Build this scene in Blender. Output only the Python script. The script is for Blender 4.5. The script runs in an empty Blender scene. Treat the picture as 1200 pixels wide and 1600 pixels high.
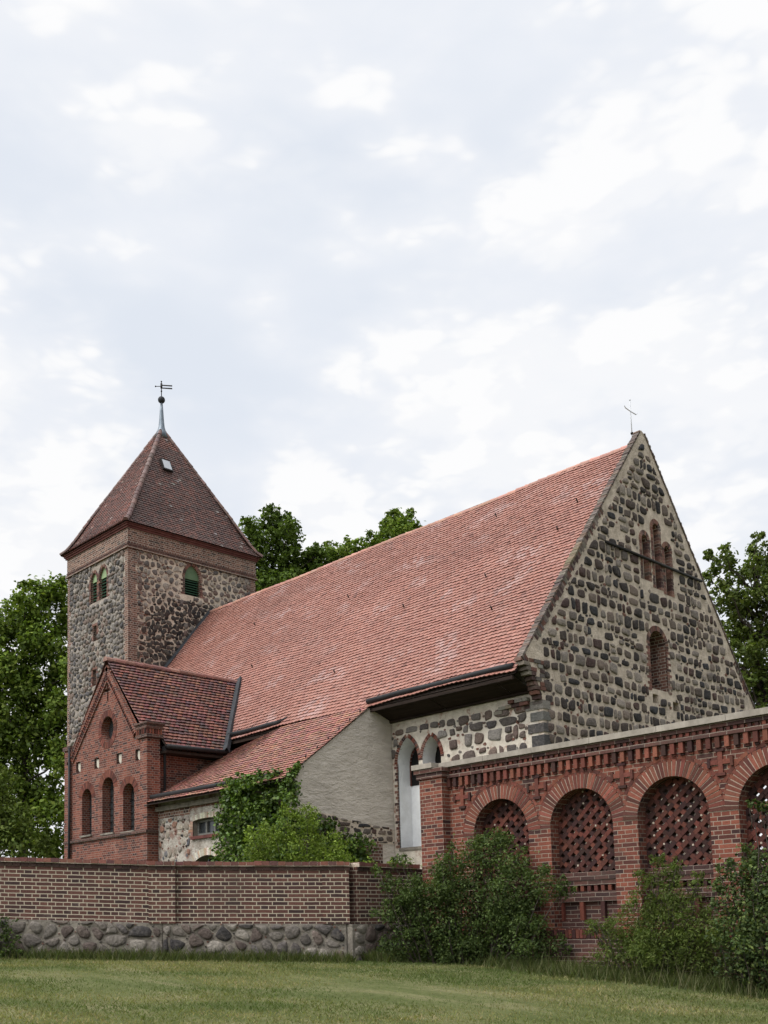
import bpy, math, random
import numpy as np
from mathutils import Vector, Matrix, noise
from mathutils.geometry import tessellate_polygon

random.seed(7)
RNG = np.random.default_rng(7)
S = bpy.context.scene
COL = S.collection

# ------------------------------------------------------------------ camera
# World: X = east along the nave, Y = north, Z up, origin at the viewer's eye.
YAW, PITCH, ROLL = 0.77769, 0.10684, 0.0284
cp, sp = math.cos(PITCH), math.sin(PITCH)
Mc = Matrix(((math.cos(ROLL), -math.sin(ROLL), 0), (math.sin(ROLL), math.cos(ROLL), 0), (0, 0, 1))) @ \
     Matrix(((1, 0, 0), (0, cp, -sp), (0, sp, cp)))
sy, cyw = math.sin(YAW), math.cos(YAW)
Tm = Mc @ Matrix(((sy, cyw, 0), (0, 0, 1), (-cyw, sy, 0)))     # world -> (right, up, forward)
cam = bpy.data.cameras.new('camera')
cam_o = bpy.data.objects.new('camera', cam)
COL.objects.link(cam_o)
rx, up, fw = Vector(Tm[0]), Vector(Tm[1]), Vector(Tm[2])
cam_o.matrix_world = Matrix(((rx.x, up.x, -fw.x, 0), (rx.y, up.y, -fw.y, 0), (rx.z, up.z, -fw.z, 0), (0, 0, 0, 1)))
cam.sensor_fit = 'AUTO'
cam.sensor_width = 36
cam.lens = 36 * 1620.7 / 1600
cam.shift_y = 462.4 / 1600
cam.clip_end = 3000
S.camera = cam_o

# ------------------------------------------------------------------ light
SUN_EL, SUN_AZ = math.radians(52), math.radians(192)          # azimuth clockwise from north (+Y)
sd = Vector((math.sin(SUN_AZ) * math.cos(SUN_EL), math.cos(SUN_AZ) * math.cos(SUN_EL), math.sin(SUN_EL)))
sun = bpy.data.lights.new('sun', 'SUN')
sun.energy = 1.5
sun.angle = math.radians(14)
sun.color = (1.0, 0.95, 0.87)
sun_o = bpy.data.objects.new('sun', sun)
COL.objects.link(sun_o)
sun_o.rotation_euler = (-sd).to_track_quat('-Z', 'Y').to_euler()
sun_o.location = (0, 0, 60)

S.view_settings.view_transform = 'Standard'
S.view_settings.look = 'None'
S.view_settings.exposure = 0.0
S.view_settings.gamma = 1.0
S.render.engine = 'CYCLES'
S.cycles.max_bounces = 6
S.cycles.use_denoising = True


class NT:
    """small node-tree helper"""
    def __init__(self, tree):
        self.t = tree
        self.n = tree.nodes
        self.n.clear()

    def __call__(self, kind, **kw):
        nd = self.n.new(kind)
        for k, v in kw.items():
            if k.startswith('i_'):
                nd.inputs[k[2:].replace('_', ' ')].default_value = v
            else:
                setattr(nd, k, v)
        return nd

    def link(self, a, b):
        self.t.links.new(a, b)

    def val(self, sock, v):
        if isinstance(v, (int, float, tuple, list)):
            sock.default_value = v
        else:
            self.link(v, sock)

    def math(self, op, a, b=None, clamp=False):
        m = self('ShaderNodeMath', operation=op, use_clamp=clamp)
        self.val(m.inputs[0], a)
        if b is not None:
            self.val(m.inputs[1], b)
        return m.outputs[0]

    def mix(self, fac, a, b, mode='MIX'):
        m = self('ShaderNodeMix', data_type='RGBA', blend_type=mode)
        self.val(m.inputs[0], fac)
        self.val(m.inputs[6], a)
        self.val(m.inputs[7], b)
        return m.outputs[2]

    def noise(self, vec, scale, detail=4, rough=0.6, out='Fac', dist=0.0):
        nd = self('ShaderNodeTexNoise')
        nd.inputs['Scale'].default_value = scale
        nd.inputs['Detail'].default_value = detail
        nd.inputs['Roughness'].default_value = rough
        nd.inputs['Distortion'].default_value = dist
        if vec is not None:
            self.link(vec, nd.inputs['Vector'])
        return nd.outputs[out]

    def ramp(self, fac, stops, interp='LINEAR'):
        r = self('ShaderNodeValToRGB')
        r.color_ramp.interpolation = interp
        e = r.color_ramp.elements
        while len(e) < len(stops):
            e.new(0.5)
        for k, (p, c) in enumerate(stops):
            e[k].position = p
            e[k].color = c if len(c) == 4 else (*c, 1)
        self.link(fac, r.inputs[0])
        return r.outputs[0]

    def mrange(self, v, a, b, c=0.0, d=1.0, smooth=False):
        m = self('ShaderNodeMapRange')
        m.interpolation_type = 'SMOOTHSTEP' if smooth else 'LINEAR'
        self.link(v, m.inputs[0])
        for k, x in enumerate((a, b, c, d)):
            m.inputs[k + 1].default_value = x
        return m.outputs[0]


world = bpy.data.worlds.new("World")
S.world = world
world.use_nodes = True
w = NT(world.node_tree)
sky = w('ShaderNodeTexSky', sky_type='NISHITA', sun_disc=False, sun_elevation=SUN_EL, sun_rotation=SUN_AZ)
sky.air_density = 1.0
sky.dust_density = 2.0
bg = w('ShaderNodeBackground')
bg.inputs['Strength'].default_value = 0.10
out = w('ShaderNodeOutputWorld')
tc = w('ShaderNodeTexCoord')
sep = w('ShaderNodeSeparateXYZ')
w.link(tc.outputs['Generated'], sep.inputs[0])
# clouds on a layer overhead: stretch the direction towards the horizon
zc = w.math('MAXIMUM', sep.outputs[2], 0.0)
den = w.math('ADD', zc, 0.42)
cx_ = w.math('DIVIDE', sep.outputs[0], den)
cy_ = w.math('DIVIDE', sep.outputs[1], den)
cv = w('ShaderNodeCombineXYZ')
w.link(cx_, cv.inputs[0]); w.link(cy_, cv.inputs[1])
w.link(w.math('MULTIPLY', zc, 1.9), cv.inputs[2])
def heaps(vec):
    """cauliflower cloud field: broad cover plus creased billows"""
    bg_ = w.noise(vec, 2.3, 4, 0.5)
    tot = None
    for sc, am in ((4.2, 0.46), (9.0, 0.29), (19.0, 0.16), (40.0, 0.09)):
        f = w.math('MULTIPLY', w.math('ABSOLUTE', w.math('SUBTRACT', w.noise(vec, sc, 1, 0.5), 0.5)), 2.6 * am)
        tot = f if tot is None else w.math('ADD', tot, f)
    return bg_, w.math('ADD', w.math('MULTIPLY', bg_, 0.9), w.math('MULTIPLY', tot, 0.42))

big, heap = heaps(cv.outputs[0])
above = w('ShaderNodeVectorMath', operation='ADD')
w.link(cv.outputs[0], above.inputs[0]); above.inputs[1].default_value = (-0.012, -0.02, 0.045)
_, heap_up = heaps(above.outputs[0])
crest = w.mrange(w.math('SUBTRACT', heap, heap_up), -0.02, 0.035, 0, 1, True)      # tops face the light
veil = w.noise(cv.outputs[0], 1.1, 3, 0.5)
billow = w.math('MULTIPLY', w.mrange(heap, 0.525, 0.585, 0, 1, True), w.mrange(crest, 0, 1, 0.35, 1.0))
soft = w.mrange(heap, 0.44, 0.66, 0, 1, True)
grey = w.mix(w.mrange(veil, 0.36, 0.62, 0, 1, True), (8.3, 8.65, 9.3, 1), (8.7, 8.95, 9.45, 1))
blue = w.mix(0.90, sky.outputs[0], (8.25, 8.75, 9.55, 1))
base_sky = w.mix(w.mrange(big, 0.36, 0.52, 0.0, 1.0, True), blue, grey)
lit = w.mix(soft, base_sky, (9.05, 9.2, 9.55, 1))
clouds = w.mix(w.math('MULTIPLY', billow, 0.9), lit, (9.9, 9.9, 9.95, 1))
# an overcast sky is brightest high up and round the hidden sun
dt = w('ShaderNodeVectorMath', operation='DOT_PRODUCT')
w.link(tc.outputs['Generated'], dt.inputs[0]); dt.inputs[1].default_value = sd
glow = w.mrange(dt.outputs['Value'], 0.60, 1.0, 0.0, 2.6, True)
high = w.mrange(sep.outputs[2], 0.74, 1.0, 1.0, 2.1, True)
bright = w.math('ADD', high, glow)
fin = w('ShaderNodeVectorMath', operation='SCALE')
w.link(clouds, fin.inputs[0]); w.link(bright, fin.inputs['Scale'])
w.link(fin.outputs[0], bg.inputs['Color'])
w.link(bg.outputs[0], out.inputs[0])


# ------------------------------------------------------------------ materials
def new_mat(name):
    m = bpy.data.materials.new(name)
    m.use_nodes = True
    t = NT(m.node_tree)
    o = t('ShaderNodeOutputMaterial')
    p = t('ShaderNodeBsdfPrincipled')
    t.link(p.outputs[0], o.inputs[0])
    return m, t, p


def bump(t, p, h, strength, dist):
    b = t('ShaderNodeBump')
    b.inputs['Strength'].default_value = strength
    b.inputs['Distance'].default_value = dist
    t.link(h, b.inputs['Height'])
    t.link(b.outputs[0], p.inputs['Normal'])


def brick_mat(name, tones, mortar, bw=0.25, rh=0.0625, ms=0.006, squash=1.0, stain=0.35, stain_col=(0.05, 0.04, 0.035), pale=0.0):
    m, t, p = new_mat(name)
    uv = t('ShaderNodeUVMap', uv_map='UVMap')
    pos = t('ShaderNodeTexCoord').outputs['Object']
    wob = t('ShaderNodeVectorMath', operation='MULTIPLY_ADD')
    t.link(t.noise(pos, 6, 2, 0.5, 'Color'), wob.inputs[0])
    wob.inputs[1].default_value = (0.012, 0.012, 0)
    t.link(uv.outputs[0], wob.inputs[2])
    b = t('ShaderNodeTexBrick', offset=0.5, offset_frequency=2, squash=squash, squash_frequency=2)
    b.inputs['Color1'].default_value = (0, 0, 0, 1)
    b.inputs['Color2'].default_value = (1, 1, 1, 1)
    b.inputs['Mortar'].default_value = (0.5, 0.5, 0.5, 1)
    b.inputs['Scale'].default_value = 1
    b.inputs['Mortar Size'].default_value = ms
    b.inputs['Mortar Smooth'].default_value = 0.15
    b.inputs['Bias'].default_value = 0
    b.inputs['Brick Width'].default_value = bw
    b.inputs['Row Height'].default_value = rh
    t.link(wob.outputs[0], b.inputs['Vector'])
    col = t.ramp(b.outputs['Color'], tones)
    fine = t.noise(pos, 55, 4, 0.6)
    col = t.mix(1.0, col, t.ramp(fine, ((0.25, (0.62, 0.62, 0.62)), (0.75, (1.3, 1.3, 1.3)))), 'MULTIPLY')
    mcol = t.mix(t.noise(pos, 9, 5, 0.65), tuple(c * 0.55 for c in mortar) + (1,), tuple(min(1, c * 1.25) for c in mortar) + (1,))
    col = t.mix(b.outputs['Fac'], col, mcol)
    big = t.noise(pos, 0.9, 6, 0.68)
    col = t.mix(t.mrange(big, 0.50, 0.72, 0, stain, True), col, (*stain_col, 1))
    if pale:
        pl = t.noise(pos, 1.7, 7, 0.7)
        col = t.mix(t.mrange(pl, 0.56, 0.74, 0, pale, True), col, (0.50, 0.43, 0.36, 1))
    t.link(col, p.inputs['Base Color'])
    p.inputs['Roughness'].default_value = 0.9
    p.inputs['Specular IOR Level'].default_value = 0.25
    h = t.math('ADD', t.math('MULTIPLY', b.outputs['Fac'], -1.0), t.math('MULTIPLY', fine, 0.5))
    bump(t, p, h, 0.7, 0.008)
    return m


def vcol_mat(name, rough=0.85, nscale=40, lo=0.6, hi=1.3, bstr=0.6, bdist=0.01, spec=0.25, big=None):
    m, t, p = new_mat(name)
    a = t('ShaderNodeAttribute', attribute_name='col')
    pos = t('ShaderNodeTexCoord').outputs['Object']
    n = t.noise(pos, nscale, 5, 0.65)
    col = t.mix(1.0, a.outputs['Color'], t.ramp(n, ((0.25, (lo,) * 3), (0.75, (hi,) * 3))), 'MULTIPLY')
    if big:
        sc, amt, c = big
        col = t.mix(t.mrange(t.noise(pos, sc, 6, 0.7), 0.48, 0.72, 0, amt, True), col, (*c, 1))
    t.link(col, p.inputs['Base Color'])
    p.inputs['Roughness'].default_value = rough
    p.inputs['Specular IOR Level'].default_value = spec
    bump(t, p, n, bstr, bdist)
    return m


def noise_mat(name, c1, c2, scale=5, rough=0.9, bscale=30, bstr=0.6, bdist=0.01, spec=0.2, metallic=0, stretch=(1, 1, 1), third=None):
    m, t, p = new_mat(name)
    pos = t('ShaderNodeTexCoord').outputs['Object']
    mp = t('ShaderNodeMapping')
    t.link(pos, mp.inputs[0])
    mp.inputs['Scale'].default_value = stretch
    n = t.noise(mp.outputs[0], scale, 7, 0.66)
    col = t.ramp(n, ((0.3, c1), (0.7, c2)))
    if third:
        sc, a0, a1, amt, c = third
        col = t.mix(t.mrange(t.noise(mp.outputs[0], sc, 6, 0.7), a0, a1, 0, amt, True), col, (*c, 1))
    t.link(col, p.inputs['Base Color'])
    p.inputs['Roughness'].default_value = rough
    p.inputs['Metallic'].default_value = metallic
    p.inputs['Specular IOR Level'].default_value = spec
    bump(t, p, t.noise(mp.outputs[0], bscale, 6, 0.65), bstr, bdist)
    return m


def leaf_mat(name, trans=0.3, rough=0.6, gl=0.008):
    m = bpy.data.materials.new(name)
    m.use_nodes = True
    t = NT(m.node_tree)
    o = t('ShaderNodeOutputMaterial')
    a = t('ShaderNodeAttribute', attribute_name='col')
    d = t('ShaderNodeBsdfDiffuse')
    tr = t('ShaderNodeBsdfTranslucent')
    g = t('ShaderNodeBsdfGlossy')
    g.inputs['Roughness'].default_value = rough
    g.inputs['Color'].default_value = (1, 1, 1, 1)
    t.link(a.outputs['Color'], d.inputs['Color'])
    t.link(t.mix(1.0, a.outputs['Color'], (1.25, 1.35, 0.6, 1), 'MULTIPLY'), tr.inputs['Color'])
    m1 = t('ShaderNodeMixShader'); m1.inputs[0].default_value = trans
    t.link(d.outputs[0], m1.inputs[1]); t.link(tr.outputs[0], m1.inputs[2])
    m2 = t('ShaderNodeMixShader'); m2.inputs[0].default_value = gl
    t.link(m1.outputs[0], m2.inputs[1]); t.link(g.outputs[0], m2.inputs[2])
    t.link(m2.outputs[0], o.inputs[0])
    return m


M = {}
RED = ((0.0, (0.040, 0.020, 0.019)), (0.2, (0.095, 0.031, 0.023)), (0.55, (0.155, 0.047, 0.031)), (1.0, (0.215, 0.070, 0.044)))
DARKRED = ((0.0, (0.040, 0.024, 0.023)), (0.3, (0.068, 0.033, 0.028)), (0.7, (0.095, 0.043, 0.034)), (1.0, (0.120, 0.055, 0.042)))
OLD = ((0.0, (0.045, 0.026, 0.023)), (0.3, (0.105, 0.048, 0.036)), (0.7, (0.165, 0.078, 0.056)), (1.0, (0.225, 0.120, 0.085)))
M['wall_brick'] = brick_mat('boundary_brick', DARKRED, (0.41, 0.35, 0.265), 0.25, 0.0625, 0.0074, squash=0.5, stain=0.42, pale=0.12)
M['arcade_brick'] = brick_mat('arcade_brick', RED, (0.30, 0.235, 0.18), 0.25, 0.0625, 0.0055, squash=0.5, stain=0.45, pale=0.10)
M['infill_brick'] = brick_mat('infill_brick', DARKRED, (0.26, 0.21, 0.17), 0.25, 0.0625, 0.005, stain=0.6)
M['annex_brick'] = brick_mat('annex_brick', RED, (0.30, 0.23, 0.19), 0.26, 0.075, 0.006, squash=0.5, stain=0.35, pale=0.16)
M['old_brick'] = brick_mat('tower_brick', OLD, (0.40, 0.35, 0.29), 0.28, 0.095, 0.010, squash=0.5, stain=0.55, pale=0.14)
M['block'] = vcol_mat('brick_block', nscale=45, bstr=0.5, bdist=0.006)
M['old_block'] = vcol_mat('weathered_brick_block', nscale=30, lo=0.5, hi=1.35, bstr=0.6, bdist=0.01, big=(1.6, 0.35, (0.42, 0.36, 0.30)))
M['stone'] = vcol_mat('fieldstone', nscale=20, lo=0.5, hi=1.5, bstr=1.0, bdist=0.04, spec=0.25, big=(5.0, 0.35, (0.20, 0.17, 0.14)))
M['mortar'] = noise_mat('lime_mortar', (0.35, 0.285, 0.22), (0.68, 0.575, 0.465), 3, bscale=18, bstr=1.0, bdist=0.06, third=(1.1, 0.48, 0.70, 0.65, (0.21, 0.18, 0.15)))
M['joint'] = noise_mat('pointing_mortar', (0.33, 0.27, 0.21), (0.47, 0.40, 0.32), 8, bscale=60, bstr=0.4, bdist=0.005)
M['cream'] = noise_mat('cream_plaster', (0.42, 0.38, 0.31), (0.56, 0.51, 0.43), 5, bscale=30)
M['rubble'] = noise_mat('patched_rubble_plaster', (0.22, 0.185, 0.15), (0.52, 0.48, 0.42), 3.5, bscale=12, bstr=1.0, bdist=0.06, third=(2.3, 0.5, 0.62, 0.75, (0.20, 0.10, 0.075)))
M['mortar_tower'] = noise_mat('weathered_tower_mortar', (0.20, 0.17, 0.14), (0.44, 0.38, 0.32), 4, bscale=20, bstr=1.0, bdist=0.05)
M['mortar_bright'] = noise_mat('cream_mortar', (0.44, 0.385, 0.315), (0.66, 0.595, 0.505), 5, bscale=24, bstr=0.8, bdist=0.03, third=(3.0, 0.53, 0.66, 0.8, (0.27, 0.125, 0.085)))
M['mortar_dark'] = noise_mat('grey_mortar', (0.12, 0.105, 0.088), (0.29, 0.255, 0.21), 5, bscale=26, bstr=0.9, bdist=0.03)
M['plaster'] = noise_mat('rough_plaster', (0.46, 0.405, 0.345), (0.62, 0.555, 0.485), 2.2, bscale=6, bstr=0.9, bdist=0.10, stretch=(0.8, 0.7, 1.8), third=(0.8, 0.50, 0.72, 0.45, (0.33, 0.29, 0.25)))
M['white'] = noise_mat('white_limewash', (0.66, 0.66, 0.66), (0.80, 0.80, 0.80), 3, bscale=14, bstr=0.3, bdist=0.02, third=(1.2, 0.55, 0.8, 0.4, (0.5, 0.48, 0.44)))
M['coping'] = noise_mat('concrete_coping', (0.20, 0.175, 0.145), (0.36, 0.32, 0.27), 3, bscale=40, bstr=0.4, bdist=0.008, stretch=(2, 1, 1), third=(9, 0.56, 0.75, 0.5, (0.16, 0.15, 0.13)))
M['tile'] = vcol_mat('clay_roof_tile', rough=0.6, nscale=14, lo=0.72, hi=1.22, bstr=0.25, bdist=0.008, spec=0.28, big=(0.55, 0.28, (0.20, 0.105, 0.085)))
M['old_tile'] = vcol_mat('old_clay_roof_tile', rough=0.6, nscale=12, lo=0.55, hi=1.3, bstr=0.35, bdist=0.01, spec=0.35)
M['under'] = noise_mat('roof_underlay', (0.03, 0.022, 0.018), (0.05, 0.035, 0.028), 4)
M['zinc'] = noise_mat('dark_weathered_zinc', (0.010, 0.010, 0.011), (0.022, 0.022, 0.023), 6, rough=0.65, bstr=0.1, spec=0.25)
M['bright_zinc'] = noise_mat('grey_zinc', (0.10, 0.125, 0.15), (0.20, 0.23, 0.26), 5, rough=0.5, bstr=0.1, spec=0.5, metallic=0.6)
M['lead'] = noise_mat('lead_flashing', (0.022, 0.023, 0.026), (0.05, 0.053, 0.058), 5, rough=0.7, bstr=0.2)
M['iron'] = noise_mat('black_iron', (0.012, 0.011, 0.011), (0.03, 0.026, 0.024), 8, rough=0.6)
M['darkwood'] = noise_mat('dark_eaves_wood', (0.012, 0.008, 0.006), (0.038, 0.024, 0.018), 4, bscale=12, stretch=(0.3, 3, 3))
M['redwood'] = noise_mat('red_brown_cornice', (0.075, 0.026, 0.022), (0.15, 0.055, 0.045), 3, rough=0.8, bscale=20, bstr=0.3)
M['greenwood'] = noise_mat('green_painted_wood', (0.075, 0.125, 0.065), (0.105, 0.165, 0.088), 5, rough=0.6, bscale=20, bstr=0.2)
M['darkgreen'] = noise_mat('dark_green_slat', (0.012, 0.05, 0.026), (0.03, 0.085, 0.045), 5, rough=0.6, bstr=0.2)
M['palegreen'] = noise_mat('pale_green_panel', (0.20, 0.27, 0.14), (0.28, 0.36, 0.20), 3, rough=0.7, bstr=0.2)
M['dark'] = noise_mat('dark_interior', (0.006, 0.006, 0.006), (0.014, 0.012, 0.011), 4)
M['glass'] = noise_mat('old_window_glass', (0.022, 0.026, 0.028), (0.05, 0.055, 0.058), 3, rough=0.16, bscale=9, bstr=0.25, bdist=0.02, spec=0.6)
M['silver'] = noise_mat('pale_metal', (0.42, 0.43, 0.45), (0.6, 0.6, 0.62), 6, rough=0.4, spec=0.5, bstr=0.1)
M['skyglass'] = noise_mat('skylight_pane', (0.30, 0.32, 0.34), (0.4, 0.42, 0.44), 3, rough=0.12, bstr=0.05, spec=0.8)
M['greywood'] = noise_mat('grey_window_wood', (0.10, 0.098, 0.088), (0.19, 0.185, 0.165), 8, bscale=20, stretch=(1, 1, 3))
M['bark'] = noise_mat('bark', (0.035, 0.028, 0.022), (0.09, 0.075, 0.06), 6, bscale=14, bstr=1.0, bdist=0.05, stretch=(1, 1, 0.3))
M['leaf'] = leaf_mat('tree_leaf')
M['leaf_shiny'] = leaf_mat('ivy_leaf', 0.25, 0.45, 0.02)
M['grass'] = leaf_mat('grass_blade', 0.35, 0.6)


# ------------------------------------------------------------------ mesh helpers
class MB:
    def __init__(self, F=None):
        self.v, self.f, self.mi, self.uv, self.c, self.sm = [], [], [], [], [], []
        self.F = F or (lambda a, b, c: (a, b, c))
        self.mats = []

    def mat(self, m):
        if m not in self.mats:
            self.mats.append(m)
        return self.mats.index(m)

    def face(self, pts, m, col=(0.5, 0.5, 0.5), uvs=None, local=True, smooth=False):
        P = [self.F(*p) for p in pts] if local else [tuple(p) for p in pts]
        b = len(self.v)
        self.v += P
        self._reg(list(range(b, b + len(P))), P, m, col, uvs, smooth)

    def _reg(self, idx, P, m, col, uvs, smooth):
        self.f.append(idx)
        self.mi.append(self.mat(m))
        self.c.append(col)
        self.sm.append(smooth)
        if uvs is None:
            a = Vector(P[0]); n = Vector((0, 0, 0))
            for k in range(1, len(P) - 1):
                n += (Vector(P[k]) - a).cross(Vector(P[k + 1]) - a)
            h = math.hypot(n.x, n.y)
            if n.length > 0 and h > 0.6 * n.length:
                tx, ty = -n.y / h, n.x / h
                if abs(tx) > abs(ty):
                    tx, ty = abs(tx), ty * (1 if tx > 0 else -1)
                elif ty < 0:
                    tx, ty = -tx, -ty
                uvs = [(p[0] * tx + p[1] * ty, p[2]) for p in P]
            else:
                uvs = [(p[0], p[1]) for p in P]
        self.uv += uvs

    def shared(self, verts, faces, m, col, smooth=True, local=True):
        P = [self.F(*p) for p in verts] if local else [tuple(p) for p in verts]
        b = len(self.v)
        self.v += P
        for f in faces:
            self._reg([b + i for i in f], [P[i] for i in f], m, col, [(0, 0)] * len(f), smooth)

    def block(self, u0, u1, v0, v1, w0, w1, m, col=(0.5, 0.5, 0.5), back=True):
        q = [(u0, v0), (u1, v0), (u1, v1), (u0, v1)]
        self.face([(a, b, w1) for a, b in q], m, col)
        for k in range(4):
            a, b = q[k], q[(k + 1) % 4]
            self.face([(*a, w0), (*b, w0), (*b, w1), (*a, w1)], m, col)
        if back:
            self.face([(a, b, w0) for a, b in reversed(q)], m, col)

    def prism(self, poly, w0, w1, m, col=(0.5, 0.5, 0.5), front=True, back=True):
        if front:
            self.face([(a, b, w1) for a, b in poly], m, col)
        if back:
            self.face([(a, b, w0) for a, b in reversed(poly)], m, col)
        n = len(poly)
        for k in range(n):
            a, b = poly[k], poly[(k + 1) % n]
            self.face([(*a, w0), (*b, w0), (*b, w1), (*a, w1)], m, col)

    def sheet(self, outer, holes, w, m, col=(0.5, 0.5, 0.5)):
        loops = [[Vector((a, b, 0)) for a, b in outer]] + [[Vector((a, b, 0)) for a, b in h] for h in holes]
        flat = [p for l in loops for p in l]
        for tri in tessellate_polygon(loops):
            q = [flat[i] if isinstance(i, int) else i for i in tri]
            if (q[1] - q[0]).cross(q[2] - q[0]).z < 0:
                q.reverse()
            self.face([(p.x, p.y, w) for p in q], m, col)

    def reveal(self, loop, w0, w1, m, col=(0.5, 0.5, 0.5), close=True):
        n = len(loop)
        for k in range(n if close else n - 1):
            a, b = loop[k], loop[(k + 1) % n]
            self.face([(*a, w1), (*b, w1), (*b, w0), (*a, w0)], m, col)

    def tube(self, pts, r, m, n=8, col=(0.5, 0.5, 0.5), local=False):
        P = [Vector(self.F(*p)) if local else Vector(p) for p in pts]
        rs = r if isinstance(r, (list, tuple)) else [r] * len(P)
        rings = []
        for k, p in enumerate(P):
            d = (P[min(k + 1, len(P) - 1)] - P[max(k - 1, 0)]).normalized()
            a = d.cross(Vector((0, 0, 1)))
            if a.length < 1e-3:
                a = Vector((1, 0, 0))
            a.normalize(); b = d.cross(a)
            rings.append([p + (a * math.cos(2 * math.pi * j / n) + b * math.sin(2 * math.pi * j / n)) * rs[k] for j in range(n)])
        vs = [tuple(q) for rg in rings for q in rg]
        fs = []
        for k in range(len(P) - 1):
            for j in range(n):
                fs.append((k * n + j, k * n + (j + 1) % n, (k + 1) * n + (j + 1) % n, (k + 1) * n + j))
        fs.append(tuple(range(n))[::-1]); fs.append(tuple((len(P) - 1) * n + j for j in range(n)))
        self.shared(vs, fs, m, col, True, local=False)

    def ball(self, c, r, m, n=14, col=(0.5, 0.5, 0.5), sq=1.0):
        vs, fs = [], []
        for i in range(n // 2 + 1):
            th = math.pi * i / (n // 2)
            for j in range(n):
                ph = 2 * math.pi * j / n
                vs.append((c[0] + r * math.sin(th) * math.cos(ph), c[1] + r * math.sin(th) * math.sin(ph), c[2] + r * sq * math.cos(th)))
        for i in range(n // 2):
            for j in range(n):
                fs.append((i * n + j, i * n + (j + 1) % n, (i + 1) * n + (j + 1) % n, (i + 1) * n + j))
        self.shared(vs, fs, m, col, True, local=False)

    def build(self, name, parent=None):
        me = bpy.data.meshes.new(name)
        me.from_pydata(self.v, [], self.f)
        for m in self.mats:
            me.materials.append(M[m])
        me.polygons.foreach_set('material_index', self.mi)
        me.polygons.foreach_set('use_smooth', self.sm)
        lens = [len(f) for f in self.f]
        u = me.uv_layers.new(name='UVMap')
        u.data.foreach_set('uv', np.array(self.uv, dtype=np.float32).ravel())
        ca = me.color_attributes.new('col', 'FLOAT_COLOR', 'CORNER')
        cc = np.ones((sum(lens), 4), dtype=np.float32)
        cc[:, :3] = np.repeat(np.array(self.c, dtype=np.float32), lens, axis=0)
        ca.data.foreach_set('color', cc.ravel())
        me.update()
        o = bpy.data.objects.new(name, me)
        COL.objects.link(o)
        if parent is not None:
            o.parent = parent
            o.matrix_parent_inverse = Matrix.Translation(parent.matrix_world.translation).inverted() if parent.type == 'EMPTY' else Matrix()
        return o


def thing(name, label, cat, loc=(0, 0, 0), group=None):
    o = bpy.data.objects.new(name, None)
    COL.objects.link(o)
    o.location = loc
    o.matrix_world = Matrix.Translation(loc)
    o['label'] = label
    o['category'] = cat
    if group:
        o['group'] = group
    return o


def struct(o, kind='structure', label=None, cat=None):
    o['kind'] = kind
    if label:
        o['label'] = label
    if cat:
        o['category'] = cat
    return o


def FE(x0): return lambda u, v, w: (x0 + w, u, v)      # faces east, u = Y
def FS(y0): return lambda u, v, w: (u, y0 - w, v)      # faces south, u = X
def FWst(x0): return lambda u, v, w: (x0 - w, u, v)
def FN(y0): return lambda u, v, w: (u, y0 + w, v)


def jit(c, a=0.15, b=0.06):
    k = 1 + random.uniform(-a, a)
    return tuple(max(0.004, x * k * (1 + random.uniform(-b, b))) for x in c)


BR = [(0.048, 0.022, 0.019), (0.090, 0.032, 0.024), (0.138, 0.045, 0.031), (0.165, 0.055, 0.036), (0.195, 0.067, 0.044)]
OBR = [(0.060, 0.034, 0.030), (0.12, 0.056, 0.042), (0.165, 0.08, 0.06), (0.21, 0.11, 0.08)]
def brick_col(p=BR): return jit(random.choice(p), 0.15)


def arch_loop(cx, vb, vs, wd, kind='round', n=12, k=1.0):
    """counter-clockwise outline of an arched opening (rectangle up to vs, arch above)"""
    h = wd / 2
    pts = [(cx - h, vb), (cx + h, vb)]
    if kind == 'round':
        pts += [(cx + h * math.cos(a), vs + h * math.sin(a)) for a in np.linspace(0, math.pi, n + 1)]
    elif kind == 'pointed':
        R = wd * k
        am = math.acos((R - h) / R)
        pts += [(cx + h - R + R * math.cos(a), vs + R * math.sin(a)) for a in np.linspace(0, am, n // 2 + 1)]
        pts += [(cx - h + R - R * math.cos(a), vs + R * math.sin(a)) for a in np.linspace(am, 0, n // 2 + 1)][1:]
    elif kind == 'segment':
        rise = wd * k
        R = (h * h + rise * rise) / (2 * rise)
        am = math.asin(h / R)
        pts += [(cx + R * math.sin(a), vs + rise - R + R * math.cos(a)) for a in np.linspace(am, -am, n + 1)]
    elif kind == 'rect':
        pts += [(cx + h, vs), (cx - h, vs)]
    return pts


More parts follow.
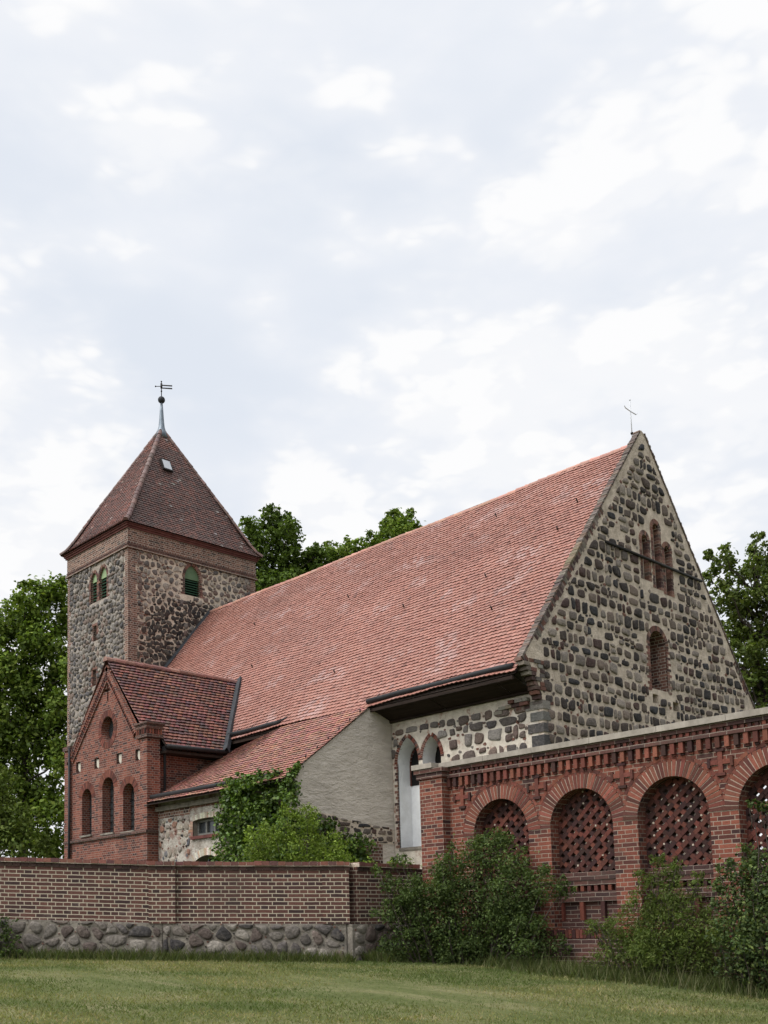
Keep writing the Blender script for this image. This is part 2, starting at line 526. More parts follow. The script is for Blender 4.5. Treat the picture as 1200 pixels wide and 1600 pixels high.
def ring_blocks(mb, cx, vs, wd, th, n, w0, w1, m, pal, kind='round', k=1.0, gap=0.12):
    """arch of single bricks round an opening, n bricks in all"""
    h = wd / 2
    arcs = []
    if kind == 'round':
        arcs = [(cx, vs, h, 0, math.pi)]
    elif kind == 'pointed':
        R = wd * k; am = math.acos((R - h) / R)
        arcs = [(cx + h - R, vs, R, 0, am), (cx - h + R, vs, R, math.pi, math.pi - am)]
    elif kind == 'segment':
        rise = wd * k; R = (h * h + rise * rise) / (2 * rise); am = math.asin(h / R)
        arcs = [(cx, vs + rise - R, R, math.pi / 2 - am, math.pi / 2 + am)]
    for (ox, oy, R, a0, a1) in arcs:
        nn = max(3, n // len(arcs))
        for q in range(nn):
            b0 = a0 + (a1 - a0) * (q + gap / 2) / nn
            b1 = a0 + (a1 - a0) * (q + 1 - gap / 2) / nn
            t2 = th * random.uniform(0.96, 1.02)
            if kind == 'pointed':          # the mitre at the apex
                t2 = th
            poly = [(ox + R * math.cos(b0), oy + R * math.sin(b0)), (ox + (R + t2) * math.cos(b0), oy + (R + t2) * math.sin(b0)),
                    (ox + (R + t2) * math.cos(b1), oy + (R + t2) * math.sin(b1)), (ox + R * math.cos(b1), oy + R * math.sin(b1))]
            mb.prism(poly, w0, w1 + random.uniform(-0.003, 0.003), m, brick_col(pal), back=False)


def jamb_blocks(mb, u0, sgn, v0, v1, w0, w1, m, pal, ch=0.085, a=0.13, b=0.26, rnd=0.03):
    v = v0; k = 0
    while v < v1 - 0.02:
        L = (a if k % 2 else b) + random.uniform(-rnd, rnd)
        ua, ub = (u0, u0 + L) if sgn > 0 else (u0 - L, u0)
        mb.block(ua, ub, v + 0.006, min(v + ch - 0.006, v1), w0, w1 + random.uniform(-0.004, 0.004), m, brick_col(pal), back=False)
        v += ch; k += 1


def clip_half(poly, nx, ny, d):
    """keep nx*x+ny*y <= d"""
    outp = []
    for k in range(len(poly)):
        a, b = poly[k], poly[(k + 1) % len(poly)]
        da, db = nx * a[0] + ny * a[1] - d, nx * b[0] + ny * b[1] - d
        if da <= 0:
            outp.append(a)
        if da * db < 0:
            t = da / (da - db)
            outp.append((a[0] + (b[0] - a[0]) * t, a[1] + (b[1] - a[1]) * t))
    return outp


def in_poly(p, poly):
    x, y = p; c = False
    for k in range(len(poly)):
        (x1, y1), (x2, y2) = poly[k], poly[k - 1]
        if (y1 > y) != (y2 > y) and x < (x2 - x1) * (y - y1) / (y2 - y1) + x1:
            c = not c
    return c


STONES = [(0.026, 0.023, 0.023), (0.040, 0.032, 0.029), (0.062, 0.047, 0.040), (0.078, 0.056, 0.047), (0.100, 0.077, 0.063),
          (0.120, 0.100, 0.086), (0.185, 0.158, 0.135), (0.22, 0.185, 0.155), (0.062, 0.037, 0.032), (0.036, 0.035, 0.038), (0.150, 0.115, 0.092), (0.048, 0.041, 0.038)]


def stones(mb, region, holes, su, sv, fill, bulge, m='stone', pal=STONES, rows=0.25, chance=1.0, shade=None, big=0.0, seed=1, chips=0.10, coursed=False):
    """fieldstones: rounded irregular cells over the mortar face at w = 0"""
    rnd = random.Random(seed)
    us = [p[0] for p in region]; vs_ = [p[1] for p in region]
    u0, u1, v0, v1 = min(us) - su, max(us) + su, min(vs_) - sv, max(vs_) + sv
    pts = []
    v = v0; r = 0
    while v < v1:
        u = u0 + rnd.random() * su
        while u < u1:
            pts.append((u, v + rnd.uniform(-rows, rows) * sv))
            u += su * (rnd.uniform(0.62, 1.35) if rnd.random() > big else rnd.uniform(1.5, 1.9))
        v += sv * rnd.uniform(0.85, 1.15); r += 1
    cell = max(su, sv) * 1.2
    grid = {}
    for i, p in enumerate(pts):
        grid.setdefault((int(p[0] // cell), int(p[1] // cell)), []).append(i)
    cells = []
    if coursed:
        v = v0
        while v < v1:
            h = sv * rnd.uniform(0.66, 1.34)
            u = u0 - rnd.random() * su
            while u < u1:
                L = su * rnd.choice((0.45, 0.6, 0.8, 0.95, 1.05, 1.2, 1.45)) * rnd.uniform(0.9, 1.1)
                if rnd.random() < big:
                    L = su * rnd.uniform(1.4, 1.8)
                wv = 0.22 * sv * noise.noise(Vector((u * 0.55, v * 0.8, seed)))
                wv2 = 0.22 * sv * noise.noise(Vector(((u + L) * 0.55, v * 0.8, seed)))
                parts = [(v, v + h)]
                if L < 0.85 * su and rnd.random() < 0.22:          # two small ones, one above the other
                    f = rnd.uniform(0.38, 0.62); parts = [(v, v + h * f), (v + h * f, v + h)]
                for (va, vb) in parts:
                    hh = vb - va
                    j = lambda q: rnd.uniform(-q, q)
                    cells.append([(u + j(0.16) * L, va + wv + j(0.16) * hh), (u + L * 0.5 + j(0.2) * L, va + (wv + wv2) / 2 + j(0.10) * hh), (u + L + j(0.10) * L, va + wv2 + j(0.12) * hh),
                                  (u + L + j(0.08) * L, va + hh * 0.5 + wv2 + j(0.12) * hh), (u + L + j(0.17) * L, vb + wv2 + j(0.17) * hh), (u + L * 0.5 + j(0.15) * L, vb + (wv + wv2) / 2 + j(0.10) * hh),
                                  (u + j(0.17) * L, vb + wv + j(0.17) * hh), (u + j(0.08) * L, va + hh * 0.5 + wv + j(0.12) * hh)])
                u += L
            v += h
        pts = [(sum(q[0] for q in c) / 8, sum(q[1] for q in c) / 8) for c in cells]
    for i, p in enumerate(pts):
        if any(in_poly(p, h) for h in holes) or rnd.random() > chance:
            continue
        if coursed:
            poly = cells[i]
        else:
            g = 1.1 * max(su, sv)
            poly = [(p[0] - g, p[1] - g * 0.8), (p[0] + g, p[1] - g * 0.8), (p[0] + g, p[1] + g * 0.8), (p[0] - g, p[1] + g * 0.8)]
            gx, gy = int(p[0] // cell), int(p[1] // cell)
            for a in (-2, -1, 0, 1, 2):
                for b in (-2, -1, 0, 1, 2):
                    for j in grid.get((gx + a, gy + b), ()):
                        if j == i or len(poly) < 3:
                            continue
                        q = pts[j]
                        nx, ny = q[0] - p[0], q[1] - p[1]
                        poly = clip_half(poly, nx, ny, nx * (p[0] + q[0]) / 2 + ny * (p[1] + q[1]) / 2)
        for k in range(len(region)):
            (ax, ay), (bx, by) = region[k], region[(k + 1) % len(region)]
            if len(poly) > 2:
                nx, ny = by - ay, ax - bx
                poly = clip_half(poly, nx, ny, nx * ax + ny * ay)
        if len(poly) < 3:
            continue
        if abs(sum(poly[k - 1][0] * poly[k][1] - poly[k][0] * poly[k - 1][1] for k in range(len(poly)))) * 0.5 < 0.24 * su * sv:
            continue
        corners = list(poly)[::2] if coursed else list(poly)
        cx = sum(q[0] for q in poly) / len(poly); cy = sum(q[1] for q in poly) / len(poly)
        s = fill * rnd.uniform(0.84, 1.05)
        sx, sy_ = s * rnd.uniform(0.90, 1.03), s * rnd.uniform(0.88, 1.03)
        poly = [(cx + (a - cx) * sx * rnd.uniform(0.93, 1.05), cy + (b - cy) * sy_ * rnd.uniform(0.93, 1.05)) for a, b in poly]
        for it in range(2):                                   # round the corners
            q = []
            for k in range(len(poly)):
                a, b = poly[k], poly[(k + 1) % len(poly)]
                c = rnd.uniform(0.18, 0.40) if it == 0 else 0.25
                q.append((a[0] + (b[0] - a[0]) * c, a[1] + (b[1] - a[1]) * c))
                q.append((b[0] + (a[0] - b[0]) * c, b[1] + (a[1] - b[1]) * c))
            poly = q
        if len(poly) > 18:
            poly = poly[::2]
        if any(in_poly(q, h) for h in holes for q in poly):
            continue
        for q in corners:                                     # small chips in the joints
            if rnd.random() < chips and in_poly(q, region) and not any(in_poly(q, h) for h in holes):
                r_ = rnd.uniform(0.10, 0.20) * su * (1.05 - fill) / 0.25
                a0_ = rnd.random() * 6
                pl = [(q[0] + r_ * rnd.uniform(0.6, 1.2) * math.cos(a0_ + 1.257 * k), q[1] + r_ * rnd.uniform(0.5, 1.0) * math.sin(a0_ + 1.257 * k)) for k in range(5)]
                cc_ = rnd.choice(pal) if rnd.random() < 0.7 else (0.16, 0.075, 0.055)
                f_ = shade(cx, cy) if shade else 1.0
                mb.prism(pl, -0.01, bulge * 0.35, m, tuple(v_ * f_ for v_ in cc_), back=False)
        n = len(poly)
        size = max(q[0] for q in poly) - min(q[0] for q in poly)
        if size < 0.25 * su:
            continue
        bl = bulge * rnd.uniform(0.5, 1.3)
        tx, ty = rnd.uniform(-0.4, 0.4), rnd.uniform(-0.4, 0.4)
        verts = [(a, b, -0.015) for a, b in poly]
        verts += [(cx + (a - cx) * 0.93, cy + (b - cy) * 0.93, bl * 0.62) for a, b in poly]
        verts += [(cx + (a - cx) * 0.62, cy + (b - cy) * 0.62, bl * (0.9 + tx * (a - cx) / su + ty * (b - cy) / sv) + rnd.uniform(-0.1, 0.1) * bl) for a, b in poly]
        verts.append((cx, cy, bl))
        fs = []
        for k in range(n):
            k2 = (k + 1) % n
            fs += [(k, k2, n + k2, n + k), (n + k, n + k2, 2 * n + k2, 2 * n + k), (2 * n + k, 2 * n + k2, 3 * n)]
        base = rnd.choice(pal)
        kk = rnd.uniform(0.8, 1.2)
        col = tuple(c * kk for c in base)
        if shade:
            f = shade(cx, cy)
            col = tuple(c * f for c in col)
        mb.shared(verts, fs, m, col)


def tiles(mb, P, N, rows, e, wd, ulim, colf, m, seg=2, lift=0.034, th=0.016, seed=3, wavy=0.0):
    """plain clay tiles in half-bond: P(u, v) -> point, N the plane's normal, rows bottom to top"""
    rnd = random.Random(seed)
    N = Vector(N)
    for r in range(rows):
        v0 = r * e
        a, b = ulim(v0 + e * 0.5)
        u = a - (wd * 0.5 if r % 2 else 0.0)
        ph = rnd.uniform(0, 6)
        while u < b:
            u0, u1 = max(u, a), min(u + wd, b)
            u += wd
            if u1 - u0 < 0.03:
                continue
            u0 += 0.003; u1 -= 0.003
            dl = rnd.uniform(-0.006, 0.008)
            hl = lift + rnd.uniform(-0.004, 0.006)
            col = colf(0.5 * (u0 + u1), v0, rnd)
            low = []
            for s in range(seg + 1):
                f = s / seg
                arc = 0.030 * (2 * f - 1) ** 2 if seg > 1 else 0
                low.append((u0 + (u1 - u0) * f, v0 + dl + arc, hl + (wavy * math.sin(math.pi * f) if wavy else 0)))
            top = [(u1, v0 + e * 1.12, hl - 0.026), (u0, v0 + e * 1.12, hl - 0.026)]
            pl = [Vector(P(x, y)) + N * z for x, y, z in low]
            pt = [Vector(P(x, y)) + N * z for x, y, z in top]
            pd = [q - N * th for q in pl]
            mb.face([tuple(q) for q in pl + pt], m, col, [(0, 0)] * (len(pl) + 2), local=False)
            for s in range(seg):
                mb.face([tuple(pd[s]), tuple(pd[s + 1]), tuple(pl[s + 1]), tuple(pl[s])], m, tuple(c * 0.5 for c in col), [(0, 0)] * 4, local=False)  # front edge in darker colour: paints the shadow line under each course
            mb.face([tuple(pd[0]), tuple(pl[0]), tuple(pt[1])], m, col, [(0, 0)] * 3, local=False)
            mb.face([tuple(pd[-1]), tuple(pt[0]), tuple(pl[-1])], m, col, [(0, 0)] * 3, local=False)


def ridge_caps(mb, a, b, r, L, m, colf, seed=5, n=7, dirn=None):
    rnd = random.Random(seed)
    a, b = Vector(a), Vector(b)
    d = (b - a); T = d.length; d.normalize()
    side = d.cross(Vector((0, 0, 1))).normalized(); upv = side.cross(d)
    k = 0.0
    while k < T - 0.05:
        s0, s1 = k, min(k + L + 0.05, T)
        h0, h1 = rnd.uniform(-0.006, 0.012), rnd.uniform(-0.004, 0.006)
        r0, r1 = r * 1.08, r * 0.94
        v, f = [], []
        for (s, rr, h) in ((s0, r0, h0), (s1, r1, h1)):
            for j in range(n):
                th_ = math.pi * (j / (n - 1)) * 1.1 - 0.05 * math.pi
                v.append(tuple(a + d * s + side * rr * math.cos(th_) + upv * (rr * math.sin(th_) + h)))
        for j in range(n - 1):
            f.append((j, j + 1, n + j + 1, n + j))
        f.append(tuple(range(n)))
        mb.shared(v, f, m, colf(rnd), False, local=False)
        k += L


def mesh_np(name, verts, faces, cols, mat, parent=None, smooth=False):
    """verts (n,3), faces (m,k) of one size, cols (m,3) per face"""
    me = bpy.data.meshes.new(name)
    nv, (nf, k) = len(verts), faces.shape
    me.vertices.add(nv); me.vertices.foreach_set('co', verts.astype(np.float32).ravel())
    me.loops.add(nf * k); me.loops.foreach_set('vertex_index', faces.astype(np.int32).ravel())
    me.polygons.add(nf)
    me.polygons.foreach_set('loop_start', np.arange(0, nf * k, k, dtype=np.int32))
    me.polygons.foreach_set('loop_total', np.full(nf, k, dtype=np.int32))
    ca = me.color_attributes.new('col', 'FLOAT_COLOR', 'CORNER')
    cc = np.ones((nf * k, 4), dtype=np.float32)
    cc[:, :3] = np.repeat(cols.astype(np.float32), k, axis=0)
    ca.data.foreach_set('color', cc.ravel())
    me.materials.append(M[mat])
    me.update(calc_edges=True)
    me.validate()
    o = bpy.data.objects.new(name, me)
    COL.objects.link(o)
    if parent is not None:
        o.parent = parent
        o.matrix_parent_inverse = Matrix.Translation(parent.matrix_world.translation).inverted()
    return o


def leaves(name, clumps, per, size, pal, mat, parent=None, shell=0.45, flat=0.6, seed=1, aspect=0.62, upward=0.5, squash=0.85, droop=0.0):
    """leaf-sized faces through a set of clumps (x, y, z, r); per = leaves per square metre of clump"""
    rng = np.random.default_rng(seed)
    P, Nn, C = [], [], []
    pal = np.array(pal)
    for (x, y, z, r) in clumps:
        n = max(12, int(per * r * r))
        d = rng.normal(size=(n, 3)); d /= np.linalg.norm(d, axis=1)[:, None]
        rad = r * (shell + (1 - shell) * rng.random(n) ** 0.6) * (1 + 0.18 * rng.normal(size=n))
        # knobbly outline
        lob = 1 + 0.22 * np.sin(d[:, 0] * 5 + x * 7 + d[:, 2] * 3) * np.cos(d[:, 1] * 6 + z * 5)
        p = d * (rad * lob)[:, None] * np.array([1, 1, squash]) + np.array([x, y, z])
        nn = d * flat + rng.normal(size=(n, 3)) * 0.6 + np.array([0, 0, upward])
        nn /= np.linalg.norm(nn, axis=1)[:, None]
        c = pal[rng.integers(0, len(pal), n)] * (0.72 + 0.55 * rng.random(n))[:, None] * (0.68 + 0.62 * rng.random())
        P.append(p); Nn.append(nn); C.append(c)
    P, Nn, C = np.vstack(P), np.vstack(Nn), np.vstack(C)
    n = len(P)
    a = np.cross(Nn, rng.normal(size=(n, 3))); a /= np.linalg.norm(a, axis=1)[:, None] + 1e-9
    a[:, 2] -= droop
    b = np.cross(Nn, a)
    L = size * (0.65 + 0.7 * rng.random(n))[:, None]
    W = L * aspect
    V = np.empty((n, 4, 3))
    V[:, 0] = P - a * L * 0.5
    V[:, 1] = P + b * W * 0.5 - a * L * 0.08 + Nn * L * 0.10
    V[:, 2] = P + a * L * 0.5 - Nn * L * 0.06
    V[:, 3] = P - b * W * 0.5 - a * L * 0.08 + Nn * L * 0.10
    F = np.arange(n * 4).reshape(n, 4)
    return mesh_np(name, V.reshape(-1, 3), F, C, mat, parent)


# ================================================================== GROUND
def lawn_z(x, y):
    return min(0.25, max(-2.6, -1.6 - 0.0685 * x + 0.0124 * y))


def make_lawn():
    m, t, p = new_mat('mown_lawn')
    pos = t('ShaderNodeTexCoord').outputs['Object']
    mp = t('ShaderNodeMapping')
    t.link(pos, mp.inputs[0])
    mp.inputs['Rotation'].default_value = (0, 0, math.radians(-45))
    mp.inputs['Scale'].default_value = (0.45, 1.6, 1)
    n1 = t.noise(mp.outputs[0], 1.3, 5, 0.6)
    n2 = t.noise(pos, 14, 6, 0.7)
    col = t.ramp(n1, ((0.3, (0.075, 0.094, 0.030)), (0.5, (0.118, 0.130, 0.050)), (0.72, (0.205, 0.19, 0.098))))
    col = t.mix(1.0, col, t.ramp(n2, ((0.25, (0.6, 0.6, 0.6)), (0.75, (1.3, 1.3, 1.3)))), 'MULTIPLY')
    t.link(col, p.inputs['Base Color'])
    p.inputs['Roughness'].default_value = 1.0
    p.inputs['Specular IOR Level'].default_value = 0.1
    bump(t, p, n2, 1.0, 0.05)
    M['lawn'] = m
    rr = [0.0, 1, 2, 3, 4, 5, 6] + [6 + 0.25 * k for k in range(1, 60)] + [22, 24, 27, 30, 35, 40, 50, 70, 100, 150, 250, 400, 700]
    na = 120
    vs, fs = [], []
    for r in rr:
        for k in range(na):
            a = 2 * math.pi * k / na
            x, y = r * math.cos(a), r * math.sin(a)
            z = lawn_z(x, y) + 0.03 * noise.noise(Vector((x * 0.5, y * 0.5, 0))) * (1 if 0 < r < 40 else 0)
            vs.append((x, y, z))
    for i in range(len(rr) - 1):
        for k in range(na):
            fs.append((i * na + k, (i + 1) * na + k, (i + 1) * na + (k + 1) % na, i * na + (k + 1) % na))
    mb = MB()
    mb.shared(vs, fs, 'lawn', (0.1, 0.1, 0.05), True, local=False)
    return struct(mb.build('lawn'))


make_lawn()
M['yard'] = noise_mat('churchyard_turf', (0.05, 0.065, 0.02), (0.11, 0.11, 0.04), 2, bscale=20, bstr=1.0, bdist=0.05)
mb = MB()
wl = [(-60, -37), (-16.3, 7.25), (-12.15, 11.3), (-12.15, 13.1), (60, 13.1)]
far = [(700, 13.1), (700, 700), (-700, 700), (-700, -37)]
poly = [Vector((a, b, 0)) for a, b in wl + far]
for tri in tessellate_polygon([poly]):
    mb.face([(poly[i].x, poly[i].y, 0.5) for i in tri], 'yard', local=False)
struct(mb.build('churchyard_ground'))


# ================================================================== CHURCH
church = thing('church', 'fieldstone village church with long red tiled nave roof and square tower', 'church', (-27, 24, 0.5))
X0, YS, YR = -15.98, 21.64, 27.35         # gable face, south wall face, ridge line
XT, YT0, YT1, XW = -38.93, 23.06, 30.0, -44.35   # tower faces: east, south, north, west
GZ = 0.5

# ---------------- nave: east gable
gable_poly = [(21.64, GZ), (33.06, GZ), (33.06, 5.7), (33.5, 6.2), (33.85, 6.5), (33.72, 6.75), (27.50, 14.66), (27.30, 14.74), (27.16, 14.62), (20.98, 6.74), (21.12, 6.52), (21.40, 6.12), (21.63, 5.7), (21.64, 5.5)]
win = arch_loop(27.55, 6.62, 7.98, 0.94, 'round', 12)
niches = [arch_loop(27.13, 9.95, 11.20, 0.34, 'round', 10), arch_loop(27.80, 9.80, 11.72, 0.34, 'round', 10), arch_loop(28.42, 9.72, 11.15, 0.34, 'round', 10)]
putlogs = [[(27.10, 6.18), (27.42, 6.18), (27.42, 6.46), (27.10, 6.46)], [(28.25, 6.08), (28.6, 6.08), (28.6, 6.36), (28.25, 6.36)]]
mb = MB(FE(X0))
mb.sheet(gable_poly, [win] + niches + putlogs, 0, 'mortar')
for h in niches:
    mb.reveal(h, -0.17, 0, 'old_brick')
for h in putlogs:
    mb.reveal(h, -0.25, 0, 'mortar')
    mb.face([(a, b, -0.25) for a, b in h], 'dark')
mb.reveal(gable_poly, -0.165, 0, 'mortar')
mb.sheet(gable_poly, [win] + niches + putlogs, -0.165, 'mortar')
inner = [(21.70, GZ), (33.0, GZ), (33.0, 5.85), (33.42, 6.75), (27.44, 14.35), (27.24, 14.35), (21.55, 7.0), (21.66, 5.9)]
hole_pad = [[(26.95, 6.5), (28.16, 6.5), (28.16, 8.2), (27.85, 8.6), (27.3, 8.6), (26.95, 8.2)],
            [(26.80, 9.85), (28.80, 9.65), (28.80, 11.4), (28.15, 12.05), (27.6, 12.05), (26.80, 11.4)], *putlogs]
stones(mb, [p for p in inner if p[1] < 99], hole_pad, 0.375, 0.315, 0.80, 0.045, seed=11, big=0.07, chance=0.985, chips=0.16, coursed=True)
gable = mb.build('gable', church)

# window: a recess walled up with brick
mb = MB(FE(X0))
mb.reveal(win, -0.62, 0, 'old_brick')
mb.face([(a, b, -0.62) for a, b in win], 'infill_brick')
ring_blocks(mb, 27.55, 7.98, 0.94, 0.16, 22, -0.02, 0.012, 'old_block', OBR)
jamb_blocks(mb, 27.08, -1, 6.55, 7.98, -0.02, 0.010, 'old_block', OBR, 0.09, 0.10, 0.20)
jamb_blocks(mb, 28.02, 1, 6.55, 7.98, -0.02, 0.010, 'old_block', OBR, 0.09, 0.10, 0.22)
mb.build('walled_window', gable)
for (cx, vb, vs) in ((27.13, 9.95, 11.20), (27.80, 9.80, 11.72), (28.42, 9.72, 11.15)):
    mb = MB(FE(X0))
    lp = arch_loop(cx, vb, vs, 0.34, 'round', 10)
    mb.face([(a, b, -0.17) for a, b in lp], 'mortar')
    ring_blocks(mb, cx, vs, 0.34, 0.14, 11, -0.05, 0.015, 'old_block', OBR)
    jamb_blocks(mb, cx - 0.17, -1, vb, vs, -0.165, 0.012, 'old_block', OBR, 0.10, 0.12, 0.14, 0.01)
    jamb_blocks(mb, cx + 0.168, 1, vb, vs, -0.165, 0.010, 'old_block', OBR, 0.10, 0.12, 0.13, 0.01)
    mb.build('blind_niche', gable)

# verge coping of bricks on edge, south and north slopes
def verge(a, b, rows_down):
    mb = MB(FE(X0))
    (u0, v0), (u1, v1) = a, b
    L = math.hypot(u1 - u0, v1 - v0)
    du, dv = (u1 - u0) / L, (v1 - v0) / L
    nu, nv = (-dv, du) if u1 > u0 else (dv, -du)
    s = 0.0
    while s < L - 0.05:
        t2 = min(s + 0.085, L)
        hgt = 0.06 + random.uniform(-0.012, 0.012)
        lich = noise.noise(Vector((s * 0.6, u0, 3)))
        c = jit(random.choice([(0.105, 0.082, 0.068), (0.13, 0.105, 0.088), (0.085, 0.064, 0.055), (0.12, 0.078, 0.06)]), 0.25)
        if lich > 0.32:
            c = jit((0.15, 0.115, 0.075), 0.2)
        q0 = (u0 + du * (s + 0.006), v0 + dv * (s + 0.006)); q1 = (u0 + du * t2, v0 + dv * t2)
        pl = [q0, q1, (q1[0] + nu * hgt, q1[1] + nv * hgt), (q0[0] + nu * hgt, q0[1] + nv * hgt)]
        mb.prism(pl, -0.17 + random.uniform(-0.02, 0.015), 0.03 + random.uniform(-0.012, 0.012), 'old_block', c)
        # a brick-on-edge facing under it, broken away in places
        if noise.noise(Vector((s * 1.1, 9, 1))) > -0.15 and s / L < rows_down:
            d2 = 0.17 + random.uniform(-0.05, 0.04)
            pl = [(q0[0] - nu * d2, q0[1] - nv * d2), (q1[0] - nu * d2, q1[1] - nv * d2), (q1[0] - nu * 0.012, q1[1] - nv * 0.012), (q0[0] - nu * 0.012, q0[1] - nv * 0.012)]
            if u1 < u0 or du > 0:
                pl = pl
            mb.prism(pl, -0.02, 0.010 + random.uniform(-0.004, 0.006), 'old_block', jit(random.choice([OBR[0], OBR[1], (0.12, 0.09, 0.075), (0.16, 0.13, 0.105)]), 0.2), back=False)
        s += 0.085
    return mb.build('verge_coping', gable)

verge((20.86, 6.56), (27.22, 14.66), 0.62)
verge((33.80, 6.62), (27.44, 14.66), 0.2)

# brick corbel at the gable's south foot
mb = MB(FE(X0))
for k in range(10):
    z = 5.46 + k * 0.115
    y0 = 21.58 - min(0.72, 0.02 + 0.05 * k + 0.004 * k * k) + random.uniform(-0.06, 0.05)
    u = y0
    while u < 21.95 - 0.02 * k:
        L = random.uniform(0.12, 0.27)
        if random.random() < 0.9 or u == y0:
            mb.block(u, u + L - 0.014, z + 0.008, z + 0.105, -0.27 + random.uniform(-0.04, 0.04), 0.012 + random.uniform(-0.03, 0.03), 'old_block', jit(random.choice(OBR[:2] + [(0.13, 0.11, 0.09), (0.20, 0.175, 0.145), (0.10, 0.085, 0.075)]), 0.25))
        u += L
for k in range(3):                                     # broken ledge running on along the south wall
    x = X0 - 0.4
    while x > X0 - 1.5 + 0.3 * k:
        L = random.uniform(0.16, 0.3)
        if random.random() < 0.85:
            mb.F = FS(YS); mb.block(x - L + 0.015, x, 5.40 + 0.10 * k, 5.49 + 0.10 * k, -0.1, 0.05 + 0.06 * k + random.uniform(-0.03, 0.03), 'old_block', jit(random.choice(OBR[:2] + [(0.20, 0.175, 0.145), (0.28, 0.24, 0.19)]), 0.25))
        x -= L
mb.build('brick_corbel', gable)

mb = MB()
mb.tube([(X0 + 0.06, 24.93, 10.60), (X0 + 0.06, 30.42, 10.60)], 0.045, 'iron', 8)
for y in (25.4, 29.9):
    mb.tube([(X0 - 0.1, y, 10.60), (X0 + 0.09, y, 10.60)], 0.05, 'iron', 6)
mb.build('tie_bar', gable)

mb = MB()
def bar(a, b, r): mb.tube([a, b], r, 'silver', 6)
cxx, cyy = X0 - 0.3, 27.27
bar((cxx, cyy, 14.6), (cxx, cyy - 0.02, 15.80), 0.017)
mb.tube([(cxx, cyy - 0.36, 15.53), (cxx, cyy - 0.30, 15.47), (cxx, cyy, 15.45), (cxx, cyy + 0.30, 15.45), (cxx, cyy + 0.36, 15.51)], 0.015, 'silver', 6)
mb.ball((cxx, cyy - 0.02, 15.82), 0.03, 'silver', 6)
mb.ball((cxx, cyy, 14.74), 0.05, 'iron', 8)
mb.build('gable_cross', gable)

# ---------------- nave: side walls
mb = MB(FS(YS))
XL = -38.9
n1 = arch_loop(-20.92, 2.06, 4.55, 0.86, 'pointed', 12, 1.0)
n2 = arch_loop(-19.97, 3.0, 4.55, 0.72, 'pointed', 12, 1.05)
wall_poly = [(XL, GZ), (X0 - 0.17, GZ), (X0 - 0.17, 6.9), (XL, 6.9)]
mb.sheet(wall_poly, [n1, n2], 0, 'mortar_bright')
pad = [[(-21.48, 0.5), (-20.42, 0.5), (-20.42, 4.75), (-20.92, 5.33), (-21.48, 4.7)], [(-20.45, 0.5), (-19.49, 0.5), (-19.49, 4.75), (-19.97, 5.35), (-20.45, 4.75)]]
SP2 = [(0.070, 0.062, 0.060), (0.10, 0.085, 0.076), (0.125, 0.096, 0.083), (0.165, 0.145, 0.130), (0.085, 0.072, 0.068), (0.21, 0.19, 0.17), (0.115, 0.082, 0.070), (0.15, 0.11, 0.09)]
stones(mb, [(-28.3, 0.6), (X0 - 0.5, 0.6), (X0 - 0.5, 5.62), (-28.3, 5.62)], pad, 0.42, 0.37, 0.82, 0.05, seed=23, pal=SP2, big=0.05, chance=0.97, chips=0.2, coursed=True)
# corner blocks at the south-east angle
z = 2.6
k = 0
while z < 5.4:
    h = random.uniform(0.28, 0.40)
    a = (0.34 if k % 2 else 0.56) * random.uniform(0.85, 1.2)
    mb.block(X0 - a, X0 + 0.025, z, z + h - 0.075, -0.3, 0.03, 'stone', jit(random.choice(SP2), 0.2))
    z += h; k += 1
mb.F = FN(33.06)
mb.face([(XL, GZ, 0), (X0 - 0.17, GZ, 0), (X0 - 0.17, 5.9, 0), (XL, 5.9, 0)], 'mortar')
nave = mb.build('nave_wall', church)
for (lp, cx, vb, vs, wd, k) in ((n1, -20.92, 2.06, 4.55, 0.86, 1.0), (n2, -19.97, 3.0, 4.55, 0.72, 1.05)):
    mb = MB(FS(YS))
    mb.reveal(lp, -0.55, 0, 'white')
    mb.face([(a, b, -0.55) for a, b in lp], 'white')
    # the window opening at the back of the niche, edged in brick
    iw = arch_loop(cx - 0.13, vs - 0.62, vs + 0.02, 0.50, 'pointed', 8, 1.1)
    mb.face([(a, b, -0.535) for a, b in iw], 'dark')
    ring_blocks(mb, cx - 0.13, vs + 0.02, 0.50, 0.07, 10, -0.56, -0.515, 'block', [BR[1], BR[0]], 'pointed', 1.1)
    mb.block(cx - 0.45, cx - 0.38, vs - 0.62, vs + 0.02, -0.56, -0.512, 'block', BR[1])
    ring_blocks(mb, cx, vs, wd, 0.115, 26, -0.06, 0.014, 'old_block', OBR + BR[2:], 'pointed', k, gap=0.14)
    if wd > 0.8:
        jamb_blocks(mb, cx - wd / 2, -1, vb, vs, -0.04, 0.010, 'old_block', OBR, 0.09, 0.05, 0.13, 0.03)
        mb.block(cx - wd / 2 - 0.02, cx + wd / 2 + 0.1, vb - 0.09, vb, -0.55, 0.03, 'mortar_dark')
    else:
        mb.block(cx - wd / 2, cx + wd / 2, vb, 4.42, -0.54, -0.30, 'redwood')
    mb.build('pointed_niche', nave)

# boxed eaves of dark wood under the south overhang
mb = MB(FS(YS))
mb.prism([(-28.9, 5.80), (-16.25, 5.80), (-16.25, 5.86), (-28.9, 5.86)], 0.002, 0.10, 'darkwood')
x = -28.9
while x < -16.3:                                        # boards running down from the tile edge to the wall
    x2 = min(x + 2.4, -16.25)
    mb.face([(x + 0.006, 5.86, 0.06), (x2 - 0.006, 5.86, 0.06), (x2 - 0.006, 6.15, 0.88), (x + 0.006, 6.15, 0.88)], 'darkwood')
    x += 2.4
mb.block(-28.9, -16.25, 6.05, 6.14, 0.80, 0.885, 'darkwood')
mb.build('eaves_box', nave)

